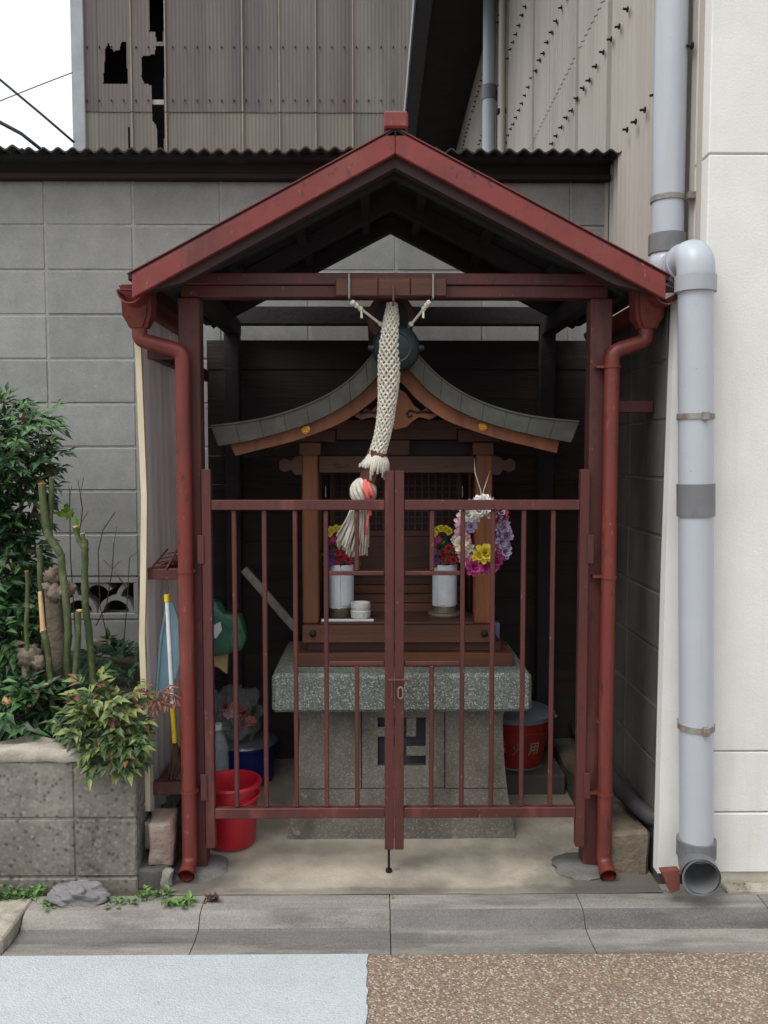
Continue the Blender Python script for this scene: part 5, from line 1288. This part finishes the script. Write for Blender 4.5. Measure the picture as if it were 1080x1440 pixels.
def stem_thing(name, label, paths, mats_tip=None, cat='stem', r=.0135, m=None, grp='pruned green stems'):
    base = W(*paths[0][0][-1], paths[0][1]); t_ = thing(name, (base.x, base.y, base.z), label, cat, grp)
    for (pts_, Y, rpx, tip) in paths:
        rpx *= .84
        rs = [rpx/F*Y*(1+.06*math.sin(i*2.1)) for i in range(len(pts_))]
        P_ = [W(x, y, Y)+rv(.002) for x, y in pts_]
        PP = fillet(P_, .03, 3) if len(P_) > 2 else P_
        QQ = [PP[0]]
        for a_, b_ in zip(PP, PP[1:]):
            k_ = max(1, int((b_-a_).length/.012)); QQ += [a_.lerp(b_, q/k_) for q in range(1, k_+1)]
        sd2 = random.uniform(0, 90)
        QQ = [q + noise.noise_vector(q*9+Vector((sd2, 0, 0)))*.006 if 0 < i < len(QQ)-1 else q for i, q in enumerate(QQ)]
        bm = NB(); tube(bm, QQ, [rpx/F*Y*(1+.12*noise.noise(Vector((sd2, Y, i*.33)))+(.14 if (i+int(sd2)) % 17 == 0 else 0)) for i in range(len(QQ))], 10); rough_mesh(bm, .0015, 60); br_ = obj('branch', bm, m or M_STEMG, t_, smooth=True)
        if tip:
            d_ = (P_[0]-P_[1]).normalized(); bm = NB(); tube(bm, [P_[0]-d_*.003, P_[0]+d_*.0015], rpx/F*Y*1.03, 10); obj('cut_face', bm, tip, br_)
    return t_
stem_thing('pruned_stem', 'forked thick green stem with brown cut tops near the nandina bush', [([(86,778),(88,800),(91,830),(94,870),(95,930),(96,985)], 3.10, 6.2, None), ([(59,679),(62,715),(68,755),(80,768),(86,780)], 3.10, 6.2, M_CUTO), ([(73,674),(72,705),(70,745),(72,765)], 3.12, 4.5, M_TWIG)])
stem_thing('pruned_stem', 'tall green stem with pale cut stubs in front of the openwork block', [([(119,760),(120,800),(121,850),(126,900),(131,945),(134,985)], 3.10, 6.0, None), ([(106,741),(109,757),(117,770)], 3.10, 4.5, M_CUT), ([(117,750),(119,762)], 3.10, 3.4, M_CUT)])
stem_thing('pruned_stem', 'slim green stem leaning right beside the tall cut stem', [([(111,858),(110,880),(107,920),(104,985)], 3.06, 5.0, M_CUT)])
stem_thing('pruned_stem', 'short green stem with orange peeled top by the bush', [([(38,848),(38,880),(40,960)], 3.05, 3.6, None), ([(38,804),(38,850)], 3.05, 3.4, M_CUTO)])
bm_t = stem_thing('pruned_stem', 'green stem with pale peeled wooden tip before the knotty trunk', [([(61,886),(66,915),(70,950),(76,1000)], 3.06, 5.5, None)])
bm = NB(); tube(bm, [W(56,832,3.06), W(58,855,3.06), W(60,882,3.06), W(61,888,3.06)], [.007,.008,.009,.013], 8); obj('peeled_tip', bm, M_CUT, bm_t, smooth=True)
stem_thing('pruned_stem', 'thin green stem rising between bush and knotty trunk', [([(55,770),(57,800),(60,850),(62,930)], 3.12, 4.6, M_TWIG)])
tr = thing('knotty_trunk', W(80, 960, 3.14), 'pollarded knotty grey trunk standing among green stems', 'trunk')
bm = NB(); tube(bm, [W(82,985,3.14), W(80,920,3.14), W(77,870,3.14), W(76,840,3.14), W(72,812,3.14)], [.034,.032,.031,.034,.026], 14); rough_mesh(bm, .006, 30); obj('trunk', bm, M_BARK, tr, smooth='all')
bm = NB()
for (x, y, r) in ((74,810,.030), (80,832,.036), (92,830,.030), (101,826,.018), (70,825,.026)): blob(bm, W(x, y, 3.125), (r, r, r), .5, 3, 3)
obj('knot', bm, M_BARK, tr, smooth='all')
tr = thing('cut_stump', W(45, 985, 3.08), 'gnarled stump with a cut knob among the undergrowth', 'stump')
bm = NB(); tube(bm, [W(44,1000,3.08), W(42,960,3.08), W(41,930,3.08)], [.03,.026,.028], 12); rough_mesh(bm, .006, 30); obj('trunk', bm, M_BARK, tr, smooth='all')
bm = NB(); blob(bm, W(41,922,3.07), (.042,.04,.038), .5, 3, 3); blob(bm, W(54,932,3.06), (.024,.024,.03), .5, 3, 3); obj('knot', bm, M_BARK, tr, smooth='all')
bm = NB(); tube(bm, [W(x, y, 2.99) for x, y in ((68,962),(58,963),(51,968),(53,978),(47,988),(38,994),(29,997))], [.004,.006,.009,.007,.009,.006,.006], 6); rough_mesh(bm, .003, 40)
tag(obj('bent_root', bm, M_CUT, smooth='all'), 'pale bent piece of stripped wood lying in the undergrowth', 'wood')
bm = NB(); blob(bm, W(14, 985, 2.99), (.022,.018,.02), .5, 3, 3); tag(obj('wood_chunk', bm, M_CUT, smooth='all'), 'small pale wood chunk in undergrowth by the planter cap', 'wood')
for i, (pts_, lb) in enumerate((([(113,697),(116,715),(114,735),(111,748)], 'thin dry curved twig above the pale cut stubs'), ([(98,700),(99,780),(104,860),(108,930)], 'long thin bare twig behind the tall green stem'), ([(162,720),(145,745),(138,775),(140,850),(152,900)], 'forked dry twig before the openwork block'), ([(160,765),(158,800),(150,850),(135,880)], 'slanting dry twig near the block wall'), ([(182,785),(180,830),(176,880),(174,905)], 'upright dry twig beside the cream edge strip'))):
    bm = NB(); P_ = [W(x, y, 3.55) for x, y in pts_]; tube(bm, P_, [.0022]*len(P_), 5)
    for k in range(3): q = random.choice(P_[:-1]); tube(bm, [q, q+Vector((random.uniform(-.06, .06), 0, random.uniform(.02, .08)))], .0012, 4)
    tag(obj('dry_twig', bm, M_TWIG, smooth='all'), lb, 'twig', 'dry twigs by the wall')
bm = NB()
for k in range(7): leaf(bm, W(98+random.uniform(-8, 8), 722+random.uniform(-12, 12), 3.4), rv(), Vector((0, -1, .2)), .06, .03, 0)
tag(obj('leafy_shoot', bm, mat('leaf_fresh', (112,146,48), (96,128,40), 20, rough=.5, bump=0)), 'small fresh yellow-green shoot above the cut stubs', 'leaf')
bm = NB(); blob(bm, W(147, 907, 3.85), (.07,.04,.035), .5, 2.5, 3); tag(obj('white_stone', bm, M_PALE, smooth='all'), 'pale broken stone at the foot of the block wall', 'stone')
bm = NB(); blob(bm, W(42, 1048, 2.94), (.055,.03,.03), .4, 2.5, 3); tag(obj('planter_stone', bm, M_PBLOCK, smooth='all'), 'rough grey stone behind the planter cap', 'stone')
# weeds
def weed(px, py, Y, rx, n, ll, label):
    c = W(px, py, Y); c.z = max(-.014, c.z*0-.012); bm = NB()
    for k in range(n):
        p_ = c+Vector((random.uniform(-rx, rx), random.uniform(-.025, .03), random.uniform(.006, .03))); d = Vector((random.uniform(-1, 1), random.uniform(-1, .6), random.uniform(.1, .7))); leaf(bm, p_, d, Vector((0, 0, 1)), ll*random.uniform(.6, 1.2), ll*.6, random.choice((0, 0, 1)), .2)
    t_ = obj('weed_patch', bm, M_WEED); t_['kind'] = 'stuff'; tag(t_, label, 'weeds', 'weeds along the kerb'); return t_
weed(22, 1254, 2.78, .08, 90, .026, 'low green weeds along the foot of the planter wall')
weed(215, 1262, 2.76, .05, 40, .028, 'green weeds under the worn brick rubble')
weed(252, 1278, 2.71, .05, 34, .032, 'broad leaved weeds at the kerb beside the floor edge')
weed(172, 1276, 2.72, .045, 26, .024, 'sparse weeds right beside the grey grooved rock')
weed(66, 1284, 2.70, .02, 22, .02, 'tiny weed tuft left of the grey rock')
weed(1045, 1246, 2.78, .035, 30, .012, 'mossy tuft below the cream wall')
weed(548, 1278, 2.765, .012, 16, .008, 'moss tuft in the kerb joint before the gate')
bm = NB()
for k in range(30): p_ = W(298+random.uniform(-10, 10), 1274, 2.73); p_.z = -.004+random.uniform(0, .02); leaf(bm, p_, rv()+Vector((0, 0, .4)), Vector((0, 0, 1)), .022, .012, 0)
tag(obj('dead_leaves', bm, mat('leaf_dead', (84,52,46), (66,42,38), 20, rough=.9, bump=0)), 'small heap of dead brown leaves at the floor edge', 'leaves')

# ------------------------------------------------------------------ cables in the sky
for pts_, r, lb in (([(-60,60),(0,112),(60,162),(104,200)], .022, 'thin twisted overhead cable crossing the white sky'), ([(-60,140),(0,172),(30,188),(60,212)], .032, 'thicker dark overhead cable low in the white sky'), ([(-60,160),(0,142),(60,118),(102,102)], .008, 'hair-thin wire rising to the warehouse corner')):
    bm = NB(); Yc = 14.5; tube(bm, [W(x, y, Yc) for x, y in pts_], r, 6)
    d0 = W(*pts_[0], Yc)-W(*pts_[1], Yc); p0 = W(*pts_[0], Yc); tube(bm, [p0, p0+d0.normalized()*25], r, 6)
    tag(obj('overhead_cable', bm, M_CABLE, smooth='all'), lb, 'cable', 'overhead cables')
